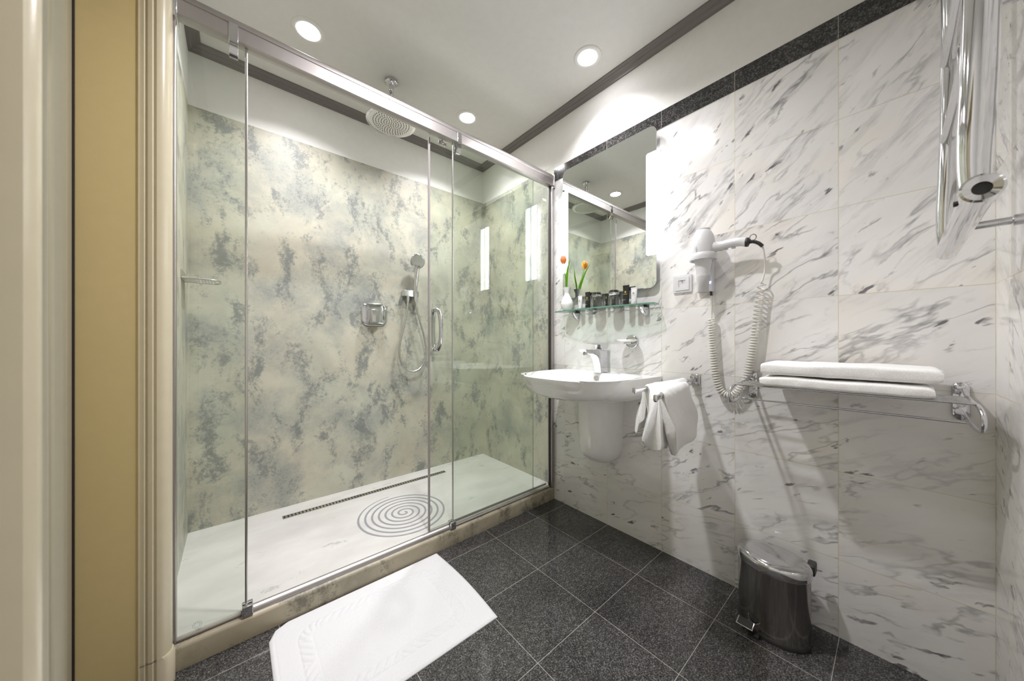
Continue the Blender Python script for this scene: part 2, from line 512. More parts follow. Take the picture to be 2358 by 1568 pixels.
# grey crown moulding, four runs
CP = [(0, -.034), (.008, -.034), (.010, -.028), (.016, -.026), (.022, -.020), (.024, -.015), (.032, -.013), (.038, -.008), (.048, -.006), (.048, 0), (0, 0)]
def crown(name, axis, fixed, sgn, a0, a1):
    bm = B()
    def P(p, a):
        d = p[0]; z = ZC + p[1]
        e = a0 + d if a == a0 else a1 - d           # mitred ends
        return (fixed - sgn*d, e, z) if axis == 'y' else (e, fixed - sgn*d, z)
    loft(bm, [[P(p, a0) for p in CP], [P(p, a1) for p in CP]])
    struct(name, bm, M['crown'], smooth=None)
crown('trim_3', 'x', YB, 1, XL, XW)
crown('trim_4', 'y', XW, 1, YC, YB)
crown('trim_5', 'y', XL, -1, YC-.05, YB)
crown('trim_6', 'x', YC-.02, -1, XL, XW)

# door frame: jambs, head, casings with plinth blocks (structure), and the closed door leaf
bm = B()
box(bm, -.318, -.205, DY1-.002, DY1+.03, 0, DZ, 0)           # far jamb, faces the room's other end
box(bm, -.318, -.205, DY0-.03, DY0+.002, 0, DZ, 0)
box(bm, -.318, -.205, DY0, DY1, DZ-.002, DZ+.03, 0)
box(bm, -.2075, -.2045, DY1-.005, DY1, 0, DZ, 1)              # pale bead along the jamb's edge
struct('trim_7', bm, [M['jamb'], M['casing']], smooth=None)
def casing_profile(y, s):
    # in plan (x, y); s = +1: the casing runs away from the opening towards +y
    q = [(-.205, -.003), (-.196, -.005), (-.192, -.001), (-.188, -.006), (-.180, -.007), (-.176, -.003), (-.171, -.007),
         (-.162, -.006), (-.153, 0), (-.146, .009), (-.1425, .020), (-.1425, .034), (-.147, .0425), (-.172, .0425), (-.205, .01)]
    return [(x, y + s*d) for x, d in q]
bm = B()
prism(bm, casing_profile(DY1, 1), 'z', .093, DZ+.04)
prism(bm, casing_profile(DY0, -1), 'z', .093, DZ+.04)
box(bm, -.19, -.148, DY0-.04, DY1+.04, DZ, DZ+.045)
pl = [(x + (.006 if x > -.17 else 0), y) for x, y in casing_profile(DY1, 1)]
pl2 = [(x + (.006 if x > -.17 else 0), y) for x, y in casing_profile(DY0, -1)]
for q in (pl, pl2):
    loft(bm, [[(x, y, 0) for x, y in q], [(x, y, .088) for x, y in q], [(x-.004 if x > -.17 else x, y, .098) for x, y in q]])
struct('trim_8', bm, M['casing'], smooth=30)

# door leaf at x = -.32 with raised mouldings, a black strip painting the shade in the gap
bm = B()
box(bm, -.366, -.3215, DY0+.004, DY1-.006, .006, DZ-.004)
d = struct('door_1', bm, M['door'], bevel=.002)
def frame_mould(x, y0, y1, z0, z1, prof):
    bm = B()
    rings = []
    for w, h in prof:                                # w inward, h height off the leaf
        rings.append([(x+h, y0+w, z0+w), (x+h, y1-w, z0+w), (x+h, y1-w, z1-w), (x+h, y0+w, z1-w)])
    loft(bm, rings, True, False, False)
    return bm
for z0, z1 in ((.16, 1.96),):
    pr = [(0, -.001), (.003, .006), (.010, .012), (.020, .016), (.032, .017), (.044, .013), (.054, .007), (.066, .004), (.080, .006), (.094, .011), (.106, .014), (.116, .012), (.122, .004), (.130, .001), (.150, .0005), (.165, .0035), (.172, .0005), (.180, -.001)]
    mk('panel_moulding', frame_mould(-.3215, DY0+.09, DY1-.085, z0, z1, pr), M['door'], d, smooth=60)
bm = B()
box(bm, -.3236, -.3185, DY1-.0065, DY1-.0022, 0, DZ-.002)
mk('gap_shade', bm, M['gap'], d, smooth=None)

# raised shower floor with its plastered kerb
bm = B()
prof = [(YF, 0), (YF, .064), (YF+.003, .071), (YF+.010, .0745), (YF+.022, .076), (YF+.026, .080), (YF+.030, .085)]
rings = []
for x in (XL, XW):
    rings.append([(x, y, z) for y, z in prof] + [(x, YF+.05, .085), (x, YF+.05, 0)])
loft(bm, rings)
kerb = struct('trim_9', bm, M['curb'], smooth=60)
bm = B(); box(bm, XL, XW, YF+.034, YB+.02, -.05, ZT+.0005)
struct('floor_shower', bm, M['tray'], smooth=None)

# ------------------------------------------------------------------ ceiling lamps
def lamp(x, y, label):
    r = thing('recessed_ceiling_light', label, 'ceiling light', (x, y, ZC), 'round recessed lamps in the ceiling')
    bm = B(); lathe(bm, [(.047, .002), (.047, -.004), (.050, -.0065), (.066, -.004), (.070, -.0005), (.070, .002)], (x, y, ZC), cap=False, seg=56)
    mk('lamp_ring', bm, M['paint'], r, smooth=60)
    bm = B(); lathe(bm, [(.0475, -.0035), (.044, -.0045), (.02, -.006), (.001, -.0065)], (x, y, ZC), cap=True, seg=40)
    mk('diffuser', bm, M['lamp'], r, smooth=60)
    ld = bpy.data.lights.new('lamp_beam', 'AREA'); ld.shape = 'DISK'; ld.size = .088; ld.energy = BEAM_IN
    ld.color = (.985, .965, 1.0); ld.spread = math.radians(128)
    lo = link(bpy.data.objects.new('lamp_beam', ld)); lo.parent = r; lo.location = (0, 0, -.0075)
    return r
def stronger(r, w):
    for c in r.children:
        if c.type == 'LIGHT': c.data = c.data.copy(); c.data.energy = w; c.data.spread = math.radians(150 if w > 3 else 115)
L0 = lamp(.2658, 1.787, 'round white ceiling lamp farthest left, above the shower left of the shower head')
dup(L0, (1.156, 1.805, ZC), 'round white ceiling lamp above the shower, to the right of the shower head')
l3 = dup(L0, (1.3816, 1.0229, ZC), 'round white ceiling lamp outside the shower, above the mirror')
l4 = dup(L0, (.641, .914, ZC), 'round white ceiling lamp seen only as a glare in the marble above the hair dryer')
stronger(l3, BEAM_MIR); stronger(l4, BEAM_OUT)

# ------------------------------------------------------------------ shower enclosure
E0 = thing('shower_enclosure', 'glass sliding shower enclosure in a satin aluminium frame on the plastered kerb', 'shower enclosure', (.7, 1.46, .076))
bm = B()
hp = [(1.440, 2.043), (1.440, 2.082), (1.443, 2.084), (1.443, 2.090), (1.440, 2.092), (1.441, 2.106), (1.446, 2.114), (1.456, 2.118), (1.478, 2.118), (1.484, 2.112), (1.484, 2.052), (1.480, 2.043), (1.474, 2.040), (1.446, 2.040)]
prism(bm, hp, 'x', -.135, 1.588)
rail = mk('header_rail', bm, M['alu'], E0, smooth=40)
for x0, x1, nm in ((-.145, -.134, 'end_cap'), (1.5845, 1.5955, 'end_cap')):
    bm = B(); prism(bm, [(1.434, 2.028), (1.434, 2.112), (1.444, 2.122), (1.488, 2.122), (1.49, 2.028)], 'x', x0, x1)
    mk(nm, bm, M['steel'] if x0 > 0 else M['chrome'], rail, bevel=.002)
# wall posts
bm = B(); box(bm, -.165, -.1375, 1.448, 1.482, .085, 2.04)
mk('wall_post', bm, M['alu'], E0, bevel=.0025)
bm = B(); box(bm, 1.5725, 1.5955, 1.446, 1.482, .078, 2.04); box(bm, 1.566, 1.5725, 1.4585, 1.4705, .082, 2.04, 1)
mk('wall_post', bm, [M['alu'], M['dark']], E0, bevel=.002)
# panes
def pane(name, x0, x1, y, z0, z1):
    bm = B(); fs = box(bm, x0, x1, y-.003, y+.003, z0, z1)
    for f in fs:
        n = f.normal if f.normal.length else None
    bm.normal_update()
    for f in bm.faces:
        f.material_index = 0 if abs(f.normal.y) > .5 else 1
    return mk(name, bm, [M['glass'], M['paneedge']], E0, smooth=None)
P1 = pane('fixed_pane', -.138, .030, 1.4645, .084, 2.041)
P2 = pane('fixed_pane', .851, 1.572, 1.4645, .084, 2.041)
P3 = pane('sliding_door', .738, 1.45, 1.495, .092, 2.056)
for P, x0, x1, y0, y1, nm in ((P1, .0285, .0365, 1.459, 1.470, 'edge_strip'), (P2, .8465, .8525, 1.460, 1.469, 'edge_strip'),
                              (P3, .730, .7385, 1.489, 1.501, 'edge_seal')):
    bm = B(); prism(bm, rrect((x0+x1)/2, (y0+y1)/2, x1-x0, y1-y0, .002, 3), 'z', .092, 2.036)
    mk(nm, bm, M['seal'] if nm == 'edge_seal' else M['steel'], P, smooth=40)
# brackets that hook the fixed panes to the rail
def bracket(x, P, w=.024):
    bm = B()
    pts = [(1.4385, 2.092), (1.4385, 2.040), (1.440, 2.022), (1.446, 2.006), (1.4535, 1.995), (1.4605, 1.989)]
    in_ = [(1.4625, 1.996), (1.456, 2.003), (1.449, 2.014), (1.4435, 2.027), (1.442, 2.041), (1.4415, 2.092)]
    prism(bm, [(y-.002, z) for y, z in pts] + in_, 'x', x-w/2, x+w/2)
    box(bm, x-w/2+.001, x+w/2-.001, 1.468, 1.474, 1.995, 2.041)
    mk('hook_bracket', bm, M['chrome'], P, bevel=.001, smooth=50)
bracket(-.001, P1); bracket(.876, P2)
# roller of the sliding door
bm = B(); box(bm, .782, .826, 1.486, 1.492, 2.020, 2.041)
lathe(bm, [(.001, -.004), (.010, -.004), (.010, .004), (.001, .004)], (.80, 1.482, 2.034), 'y', 20)
mk('roller', bm, M['steel'], P3, bevel=.0015)
# kerb clamps
for x, P in ((.036, P1), (.846, P2)):
    bm = B(); box(bm, x-.015, x+.015, 1.447, 1.461, .0755, .112); box(bm, x-.015, x+.015, 1.468, 1.482, .0845, .112); box(bm, x-.015, x+.015, 1.46, 1.469, .0795, .087)
    mk('pane_clamp', bm, M['chrome'], P, bevel=.002)
# threshold strip in the opening and sealing strips under the right pane
bm = B()
prism(bm, [(1.458, .0755), (1.458, .083), (1.463, .091), (1.471, .095), (1.480, .0935), (1.484, .0855), (1.484, .0755)], 'x', .052, .83)
mk('threshold_strip', bm, M['alu'], E0, smooth=60)
bm = B(); box(bm, .862, 1.5715, 1.4595, 1.4695, .0805, .0862); box(bm, .862, 1.565, 1.488, 1.4935, .0835, .097)
mk('bottom_seal', bm, M['seal'], E0, bevel=.001)
bm = B(); box(bm, -.1375, .02, 1.4605, 1.4685, .0805, .0862)
mk('bottom_seal', bm, M['seal'], E0, bevel=.001)
# bow handles on both faces of the sliding door
for s in (-1, 1):
    bm = B()
    y = 1.495 + s*.003
    pts = spline([(.768, y, 1.184), (.770, y+s*.020, 1.186), (.776, y+s*.034, 1.150), (.778, y+s*.040, 1.085), (.776, y+s*.034, 1.02), (.770, y+s*.020, .985), (.768, y, .987)], 8)
    tube(bm, pts, [.0085]*len(pts), 14, flat=1.3, up=(1, 0, 0))
    mk('door_handle', bm, M['chrome'], P3, smooth=60)
# small white sticker and the round etched mark
bm = B(); box(bm, 1.505, 1.535, 1.4605, 1.4612, 1.932, 1.945)
mk('sticker', bm, M['plastic'], P2, smooth=None)
bm = B()
cxm, czm = -.0905, .110
for r0, r1 in ((.0105, .0112),):
    lathe(bm, [(r0, 0), (r1, 0)], (cxm, 1.4612, czm), 'y', 32, cap=False)
for k in range(9):
    a = 2*PI*k/9
    lathe(bm, [(.0001, 0), (.0011, 0)], (cxm+.0068*math.cos(a), 1.4612, czm+.0068*math.sin(a)), 'y', 8, cap=False)
mk('etched_mark', bm, M['etch'], P1, smooth=None)

# ------------------------------------------------------------------ shower fittings
r = thing('rain_shower_head', 'round chrome rain shower head on a ceiling arm', 'shower head', (.672, 1.833, ZC))
bm = B(); lathe(bm, [(.001, 0), (.034, 0), (.034, -.012), (.030, -.016), (.001, -.016)], (.672, 1.833, ZC), seg=40)
mk('ceiling_rose', bm, M['chrome'], r, smooth=40)
bm = B(); lathe(bm, [(.0135, -.014), (.0135, -.06), (.012, -.062), (.012, -.185), (.016, -.187), (.016, -.212), (.026, -.216)], (.672, 1.833, ZC), seg=28)
mk('arm', bm, M['chrome'], r, smooth=40)
bm = B()
zc = 2.256
lathe(bm, [(.026, .018), (.04, .014), (.10, .011), (.127, .007), (.131, .003), (.131, -.002), (.127, -.005), (.112, -.0055)], (.672, 1.833, zc), seg=72, cap=False)
hd = mk('head_disc', bm, M['chrome'], r, smooth=40)
bm = B(); lathe(bm, [(.112, -.0055), (.0005, -.0058)], (.672, 1.833, zc), seg=72, cap=False)
rn = [(0, 1), (.013, 6), (.026, 12), (.039, 18), (.053, 24), (.067, 28), (.081, 34), (.095, 40)]
rnd = random.Random(3)
for rr, n in rn:
    for k in range(n):
        a = 2*PI*k/n + rr*30
        c = (.672+rr*math.cos(a), 1.833+rr*math.sin(a), zc-.0058)
        lathe(bm, [(.0022, 0), (.0018, -.0022), (.0004, -.0024)], c, seg=8, mi=1, cap=False)
mk('nozzle_plate', bm, [M['steel'], M['darkslot']], r, smooth=40, label='pale face plate with dark rubber nozzles')

# mixer plate
r = thing('shower_mixer', 'square chrome shower mixer with rounded plate and lever on the plastered wall', 'shower mixer', (.71, YB, 1.208))
bm = B()
for i, (s, d) in enumerate(((1, 0), (1, .005), (.96, .010), (.6, .0125))): pass
rings = [[(x, YB-dd, z) for x, z in rrect(.71, 1.208, .165*s, .150*s, .042*s)] for s, dd in ((1, 0), (1, .006), (.975, .0095), (.90, .012), (.5, .013))]
loft(bm, rings)
mk('cover_plate', bm, M['chrome'], r, smooth=60)
bm = B()
prism(bm, [(.668, YB-.011), (.668, YB-.060), (.676, YB-.068), (.700, YB-.070), (.728, YB-.052), (.735, YB-.011)], 'z', 1.150, 1.238)
mk('lever', bm, M['chrome'], r, bevel=.006, bseg=3)
# hand shower: outlet and holder block, hand piece, hose
r = thing('hand_shower', 'chrome hand shower with round head resting in its wall holder beside the mixer', 'hand shower', (.955, YB, 1.368))
bm = B(); rings = [[(x, YB-d, z) for x, z in rrect(.95, 1.366, .112*s, .046*s, .012)] for s, d in ((1, 0), (1, .044), (.95, .050))]
loft(bm, rings)
mk('wall_holder', bm, M['chrome'], r, bevel=.002, smooth=50)
bm = B()
pts = spline([(.974, 2.196, 1.330), (.974, 2.195, 1.40), (.979, 2.192, 1.47), (.984, 2.186, 1.54), (.986, 2.180, 1.565)], 6)
tube(bm, pts, [.0115, .0115, .0115, .012, .012, .013, .0135, .014, .0145, .0145, .015, .015, .015, .0155, .0155, .016, .016, .016, .016, .0165, .017, .018, .019, .020, .0215][:len(pts)], 18)
axd = Vector((-.15, -.93, -.30)).normalized()
e1 = axd.orthogonal().normalized(); e2 = axd.cross(e1)
hs = mk('handle', bm, M['chrome'], r, smooth=60)
bm = B(); lathe(bm, [(.018, -.026), (.040, -.016), (.051, -.004), (.0525, .003), (.049, .009), (.044, .0105)], (.983, 2.178, 1.592), ax=(e1, e2, axd), seg=40, cap=False)
lathe(bm, [(.044, .0105), (.0005, .011)], (.983, 2.178, 1.592), ax=(e1, e2, axd), seg=40, cap=False, mi=1)
lathe(bm, [(.0005, -.027), (.018, -.026)], (.983, 2.178, 1.592), ax=(e1, e2, axd), seg=40, cap=False)
mk('spray_head', bm, [M['chrome'], M['steel']], r, smooth=50)
bm = B()
hp_ = spline([(.927, 2.208, 1.345), (.926, 2.208, 1.318), (.917, 2.208, 1.225), (.895, 2.206, 1.135), (.872, 2.204, 1.04), (.862, 2.203, .955), (.878, 2.202, .875), (.915, 2.201, .83), (.958, 2.200, .817), (1.003, 2.199, .83),
             (1.040, 2.198, .875), (1.058, 2.197, .955), (1.040, 2.196, 1.066), (1.010, 2.196, 1.17), (.988, 2.196, 1.25), (.974, 2.196, 1.33)], 12)
tube(bm, hp_, .0068, 12)
mk('hose', bm, M['steel'], r, smooth=70)
for p, q in (((.927, 2.208, 1.346), (.926, 2.208, 1.31)), ((.974, 2.196, 1.345), (.975, 2.196, 1.312))):
    bm = B(); tube(bm, [p, q], .0095, 14); mk('hose_nut', bm, M['chrome'], r, smooth=50)

# soap shelf on the left shower wall
r = thing('soap_rack', 'small slotted chrome soap shelf on the left shower wall', 'soap shelf', (XL, 2.03, 1.30))
bm = B()
box(bm, XL, XL+.004, 1.955, 2.105, 1.297, 1.335)
mk('wall_plate', bm, M['steel'], r, bevel=.001)
bm = B()
y0, y1, x1 = 1.972, 2.105, -.048
rim = [(XL, y0, 1.3), (x1-.03, y0, 1.3)] + [(x1-.03+.03*math.sin(a), y0+.04-.04*math.cos(a), 1.3) for a in [PI/2*k/6 for k in range(1, 7)]] + \
      [(x1-.03+.03*math.cos(a), y1-.04+.04*math.sin(a), 1.3) for a in [PI/2*k/6 for k in range(0, 7)]] + [(XL, y1, 1.3)]
tube(bm, rim, .0035, 8)
box(bm, XL, XL+.045, y0, y1, 1.2985, 1.3015)
for k in range(6):
    x = XL+.052+k*.0105
    tube(bm, [(x, y0, 1.3), (x, y1, 1.3)], .0022, 6)
mk('slotted_tray', bm, M['steel'], r, smooth=50)

# linear drain with its grating bars
r = thing('linear_drain', 'long slotted steel drain strip along the foot of the back shower wall', 'drain', (.68, 2.115, ZT+.0005))
x0, x1, ya, yb, z = .197, 1.165, 2.0975, 2.1335, ZT+.0005
bm = B(); box(bm, x0+.002, x1-.002, ya+.002, yb-.002, z, z+.0008); mk('channel', bm, M['darkslot'], r, smooth=None)
bm = B()
box(bm, x0, x1, ya, ya+.0045, z, z+.0025); box(bm, x0, x1, yb-.0045, yb, z, z+.0025)
n = 58
for k in range(n+1):
    x = x0 + (x1-x0)*k/n
    box(bm, max(x0, x-.0052), min(x1, x+.0052), ya+.004, yb-.004, z+.0002, z+.0024)
mk('grating', bm, M['steel'], r, smooth=None)

# grey spiral grip strip on the shower floor
bm = B()
NS = 520; RR = []
for i in range(NS+1):
    f = i/NS; ang = PI/2 + f*2*PI*6.9; rad = .236 - f*.230
    w = .0052 if f > .03 else .0052*(.3+f/.03*.7)
    RR.append([( .7135+(rad+s*w)*math.cos(ang), 1.753+(rad+s*w)*math.sin(ang), ZT+.0005+h) for s, h in ((-1, 0), (-1, .0007), (1, .0007), (1, 0))])
loft(bm, RR)
single('spiral_grip', bm, M['spiralm'], 'grey spiral non-slip strip laid on the pale shower floor', 'non-slip strip', smooth=None)

# ------------------------------------------------------------------ mirror with light strips
MX = 1.5655
r = thing('lit_mirror', 'tall rounded bathroom mirror with two glowing side strips above the glass shelf', 'mirror', (XW, 1.05, 1.29))
bm = B()
prism(bm, rrect(1.05, 1.688, .54, .74, .03), 'x', MX+.006, XW)
mk('backing_case', bm, M['plastic'], r, smooth=40)
# glass front, with two openings for the strips
ya, yb, za, zb = .7537, 1.3469, 1.292, 2.089
sy1, sy2, sz0, sz1 = .8043, 1.3045, 1.452, 1.959
bm = B()
def rect_r(y0, y1, z0, z1, r_, corners, n=7):
    out = []
    for (cy, cz, sy_, sz_, a0, on) in ((y1, z1, -1, -1, 0, corners[0]), (y0, z1, 1, -1, PI/2, corners[1]), (y0, z0, 1, 1, PI, corners[2]), (y1, z0, -1, 1, 3*PI/2, corners[3])):
        if not on: out.append((cy, cz)); continue
        for k in range(n+1):
            a = a0 + PI/2*k/n
            out.append((cy+sy_*r_+r_*math.cos(a), cz+sz_*r_+r_*math.sin(a)))
    return out
RC = .035
outer_top = rect_r(ya, yb, sz1, zb, RC, (1, 1, 0, 0)); outer_bot = rect_r(ya, yb, za, sz0, RC, (0, 0, 1, 1))
midp = rect_r(sy1, sy2, sz0, sz1, .01, (0, 0, 0, 0))
for poly in (outer_top, midp, outer_bot):
    prism(bm, poly, 'x', MX, MX+.005)
bm.normal_update()
for f in bm.faces: f.material_index = 0 if abs(f.normal.x) > .5 else 1
mk('mirror_glass', bm, [M['mirror'], M['plastic']], r, smooth=None)
for y0, y1, cr in ((ya, sy1, (1, 0, 0, 1)), (sy2, yb, (0, 1, 1, 0))):
    bm = B(); prism(bm, rect_r(y0, y1, sz0, sz1, .012, cr), 'x', MX-.0006, MX+.0068)
    bm.normal_update()
    for f in bm.faces: f.material_index = 0 if abs(f.normal.x) > .5 else 1
    mk('light_strip', bm, [M['led'], M['plastic']], r, smooth=None)

# ------------------------------------------------------------------ glass shelf with brackets
ZS = 1.212
r = thing('glass_shelf', 'green-edged glass shelf on two chrome clips below the mirror', 'shelf', (XW, 1.05, ZS-.006))
bm = B()
pts = [(XW-.012, 1.36), (XW-.012, .74)]
fr = []
for k in range(25):
    f = k/24; y = .735 + (1.365-.735)*f
    x = XW-.085 - .040*math.sin(PI*f)**.8
    fr.append((x, y))
poly = [(XW-.012, 1.352), (XW-.012, .748)] + fr
prism(bm, poly, 'z', ZS-.006, ZS)
bm.normal_update()
for f in bm.faces: f.material_index = 0 if abs(f.normal.z) > .5 else 1
mk('glass_plate', bm, [M['shelfglass'], M['edgeglass']], r, smooth=None)
for y in (1.247, .818):
    bm = B()
    rings = []
    for x, hy, z1, z0 in ((XW, .014, ZS-.002, ZS-.058), (XW-.02, .014, ZS-.0035, ZS-.056), (XW-.04, .013, ZS-.0065, ZS-.040), (XW-.055, .010, ZS-.0065, ZS-.022), (XW-.062, .005, ZS-.0065, ZS-.012)):
        cz = (z0+z1)/2; hz = (z1-z0)/2
        if x == XW-.02: x = XW-.02
        rings.append([(x, y+hy*math.copysign(abs(math.cos(a))**.7, math.cos(a)), min(cz+hz*math.copysign(abs(math.sin(a))**.7, math.sin(a)), ZS-.0062)) for a in [2*PI*k/20 for k in range(20)]])
    loft(bm, rings)
    box(bm, XW-.048, XW, y-.0145, y+.0145, ZS-.0135, ZS-.0095, 1)
    box(bm, XW-.03, XW, y-.013, y+.013, ZS+.0002, ZS+.006)
    mk('shelf_clip', bm, [M['chrome'], M['dark']], r, smooth=60)

# things on the shelf
def tumbler(x, y, label):
    r = single_glass(x, y); r['label'] = label; return r
def single_glass(x, y):
    bm = B()                                          # upside-down tumbler: open rim on the shelf
    pf_ = [(.0330, .0003), (.0325, .002), (.0312, .040), (.0290, .072), (.0265, .084), (.0225, .0875), (.001, .0872),
           (.001, .0745), (.0225, .0740), (.0262, .070), (.0288, .040), (.0304, .0012), (.0318, .0003)]
    loft(bm, [[(x+q*math.cos(2*PI*k/44), y+q*math.sin(2*PI*k/44), ZS+h_) for k in range(44)] for q, h_ in pf_], loop=True)
    return single('drinking_glass', bm, M['tumbler'], '', 'glass', 'upturned tumblers on the shelf', smooth=50)
tumbler(1.540, 1.078, 'upturned clear glass tumbler on the shelf, nearer the vase')
tumbler(1.540, .970, 'upturned clear glass tumbler on the shelf, nearer the socket')

def toiletry(x, y, h, w, dark, label, rot=0):
    nm = 'toiletry_tube'
    r = thing(nm, label, 'toiletry tube', (x, y, ZS), 'small toiletry tubes standing on the shelf')
    mt = M['black'] if dark else M['plastic']
    bm = B()
    rings = []
    for f in (0, .15, .4, .7, .9, 1.0):
        z = ZS + .016 + (h-.016)*f
        a = w/2*(.86+.14*f); b = w/2*.62*(1-f)**.8+.0012
        rings.append([(x+b*math.cos(t_), y+a*math.sin(t_), z) for t_ in [2*PI*k/24 for k in range(24)]])
    loft(bm, rings)
    mk('body', bm, mt, r, smooth=50)
    bm = B(); box(bm, x-.0014, x+.0014, y-w/2, y+w/2, ZS+h-.001, ZS+h+.006); mk('crimp', bm, mt, r, smooth=None)
    bm = B(); lathe(bm, [(w*.43, 0), (w*.43, .0165)], (x, y, ZS), seg=24); mk('cap', bm, mt, r, smooth=40)
    # printed emblem: four-lobed mark, name strip and small print
    bm = B()
    zc = ZS+h*.70; fx = lambda z: x-(w/2*.62*(1-max(0, (z-ZS-.016)/(h-.016)))**.8+.0012)-.0009
    s = w*.115
    for dy, dz in ((s*.6, 0), (-s*.6, 0), (0, s*.7), (0, -s*.7)):
        lathe(bm, [(.00005, 0), (s*.72, 0)], (fx(zc-s), y+dy, zc+dz), 'x', 12, cap=False)
    quad(bm, [(fx(zc-s*2.9), y-w*.30, zc-s*2.6), (fx(zc-s*2.9), y+w*.30, zc-s*2.6), (fx(zc-s*2.9), y+w*.30, zc-s*3.0), (fx(zc-s*2.9), y-w*.30, zc-s*3.0)])
    mk('emblem', bm, M['gold'] if dark else M['emblem2'], r, smooth=None)
    bm = B(); zq = ZS+h*.30; q = fx(zq)-.0004
    quad(bm, [(q, y-w*.10, zq), (q, y+w*.22, zq), (q, y+w*.22, zq-.0015), (q, y-w*.10, zq-.0015)])
    mk('small_print', bm, M['blacktxt'], r, smooth=None)
    if rot: r.rotation_euler = (0, 0, rot)
    return r
M['emblem2'] = plain('pale_gold_print', (.62, .58, .42), .5)
toiletry(1.545, 1.196, .078, .030, False, 'white toiletry tube standing between the vase and the first black tube')
toiletry(1.551, 1.147, .094, .034, True, 'black toiletry tube standing left of the upturned glass nearest the vase')
toiletry(1.572, 1.112, .094, .032, True, 'black toiletry tube directly behind the upturned glass nearest the vase')
toiletry(1.568, 1.032, .084, .020, True, 'narrow black toiletry tube standing between the two upturned glasses')
toiletry(1.571, .992, .080, .030, True, 'black toiletry tube directly behind the upturned glass nearer the socket')
toiletry(1.535, .896, .098, .036, True, 'tall black toiletry tube beside the white one at the socket end of the shelf')
toiletry(1.535, .852, .082, .034, False, 'white toiletry tube at the socket end of the shelf')

# vase and tulip
VX, VY = 1.515, 1.271
bm = B()
lathe(bm, [(.001, .0003), (.020, .0003), (.024, .004), (.036, .026), (.0375, .042), (.032, .062), (.021, .082), (.0150, .098), (.0150, .112), (.0225, .132), (.0235, .137),
           (.021, .137), (.0125, .112), (.0125, .098), (.018, .082), (.029, .062), (.0345, .042), (.033, .026), (.018, .006), (.001, .006)], (VX, VY, ZS), seg=40, cap=False)
single('vase', bm, M['ceramic'], 'small white ceramic bud vase at the shower end of the glass shelf', 'vase', smooth=60)
M['stem'] = plain('tulip_green', (.20, .42, .035), .45)
M['leafm'] = plain('tulip_leaf', (.24, .52, .03), .4)
t = NT('tulip_petal')
sp = t.node('ShaderNodeSeparateXYZ'); t.l.new(t.node('ShaderNodeTexCoord').outputs['Generated'], sp.inputs[0])
pc = t.ramp(t.noise(t.mapping(t.obj(), scale=(6, 6, 1)), 30, 3), [(.35, (.78, .34, .13)), (.65, (.86, .46, .20))])
t.set(Base_Color=pc, Roughness=.5); M['petal'] = t.m
M['petal2'] = plain('yellow_petal', (.85, .52, .05), .5)
r = thing('tulip', 'orange tulip with long green leaves standing in the white vase', 'flower', (VX, VY, ZS+.010))
bm = B()
st = spline([(VX, VY, ZS+.010), (VX, VY, ZS+.12), (VX-.025, VY-.008, ZS+.20), (VX-.048, VY-.016, ZS+.268)], 8)
tube(bm, st, .0022, 8)
mk('stem', bm, M['stem'], r)
fc = Vector((VX-.050, VY-.0165, ZS+.270))
for k in range(6):
    a0 = 2*PI*k/6; out = .0 if k % 2 else .0016
    bm = B(); rings = []
    for i in range(9):
        f = i/8
        rad = .017*math.sin(PI*(.10+.76*f))**.8 + out
        hw = .60*math.sin(PI*(.10+.82*f))**.6
        rings.append([(fc.x+rad*math.cos(a0+hw*s_), fc.y+rad*math.sin(a0+hw*s_), fc.z-.003+.050*f) for s_ in (-1, -.5, 0, .5, 1)])
    loft(bm, rings, closed=False)
    bmesh.ops.solidify(bm, geom=bm.faces[:], thickness=.0008)
    mk('petal', bm, M['petal2'] if math.cos(a0) > .2 else M['petal'], r, smooth=80)
def leaf(pts, w, nm='leaf'):
    bm = B(); P = spline(pts, 6); n = len(P); rings = []
    for i, p in enumerate(P):
        f = i/(n-1); ww = w*math.sin(PI*min(.98, .22+.76*f))**.8
        rings.append([p+Vector((-.004*abs(s_)*ww/w-.0005, s_*ww, 0)) for s_ in (-1, -.5, 0, .5, 1)])
    loft(bm, rings, closed=False)
    bmesh.ops.solidify(bm, geom=bm.faces[:], thickness=.0007)
    mk(nm, bm, M['leafm'], r, smooth=80)
leaf([(VX-.003, VY-.002, ZS+.11), (VX-.015, VY-.014, ZS+.18), (VX-.028, VY-.032, ZS+.24), (VX-.043, VY-.062, ZS+.292)], .009)
leaf([(VX+.003, VY+.003, ZS+.11), (VX+.006, VY+.008, ZS+.16), (VX+.014, VY+.012, ZS+.21), (VX+.024, VY+.012, ZS+.280)], .006)

# ------------------------------------------------------------------ washbasin, half pedestal, tap
BY = 1.045; BC = (1.40, BY)
def ray_shape(inside, cx, cy, n=120):
    out = []
    for k in range(n):
        a = 2*PI*k/n; dx, dy = math.cos(a), math.sin(a); lo, hi = 0, 1.2
        for _ in range(36):
            m = (lo+hi)/2
            if inside(cx+dx*m, cy+dy*m): lo = m
            else: hi = m
        out.append((cx+dx*lo, cy+dy*lo))
    return out
def outer(sw, sd, p=3.0):
    W, D = .307*sw, .505*sd
    return ray_shape(lambda x, y: x <= XW-.0005 and (abs(y-BY)/W)**(p+.6) + (max(0, XW-x)/D)**(p-.4) <= 1, XW-.12*sd, BY)
def inner(s, cx=1.305, ax_=.205, ay_=.282, p=3.0):
    return ray_shape(lambda x, y: (abs(x-cx)/(ax_*s))**p + (abs(y-BY)/(ay_*s))**p <= 1, cx, BY)
r = thing('washbasin', 'white ceramic wall-hung washbasin with rounded front below the shelf', 'washbasin', (XW, BY, .72))
bm = B()
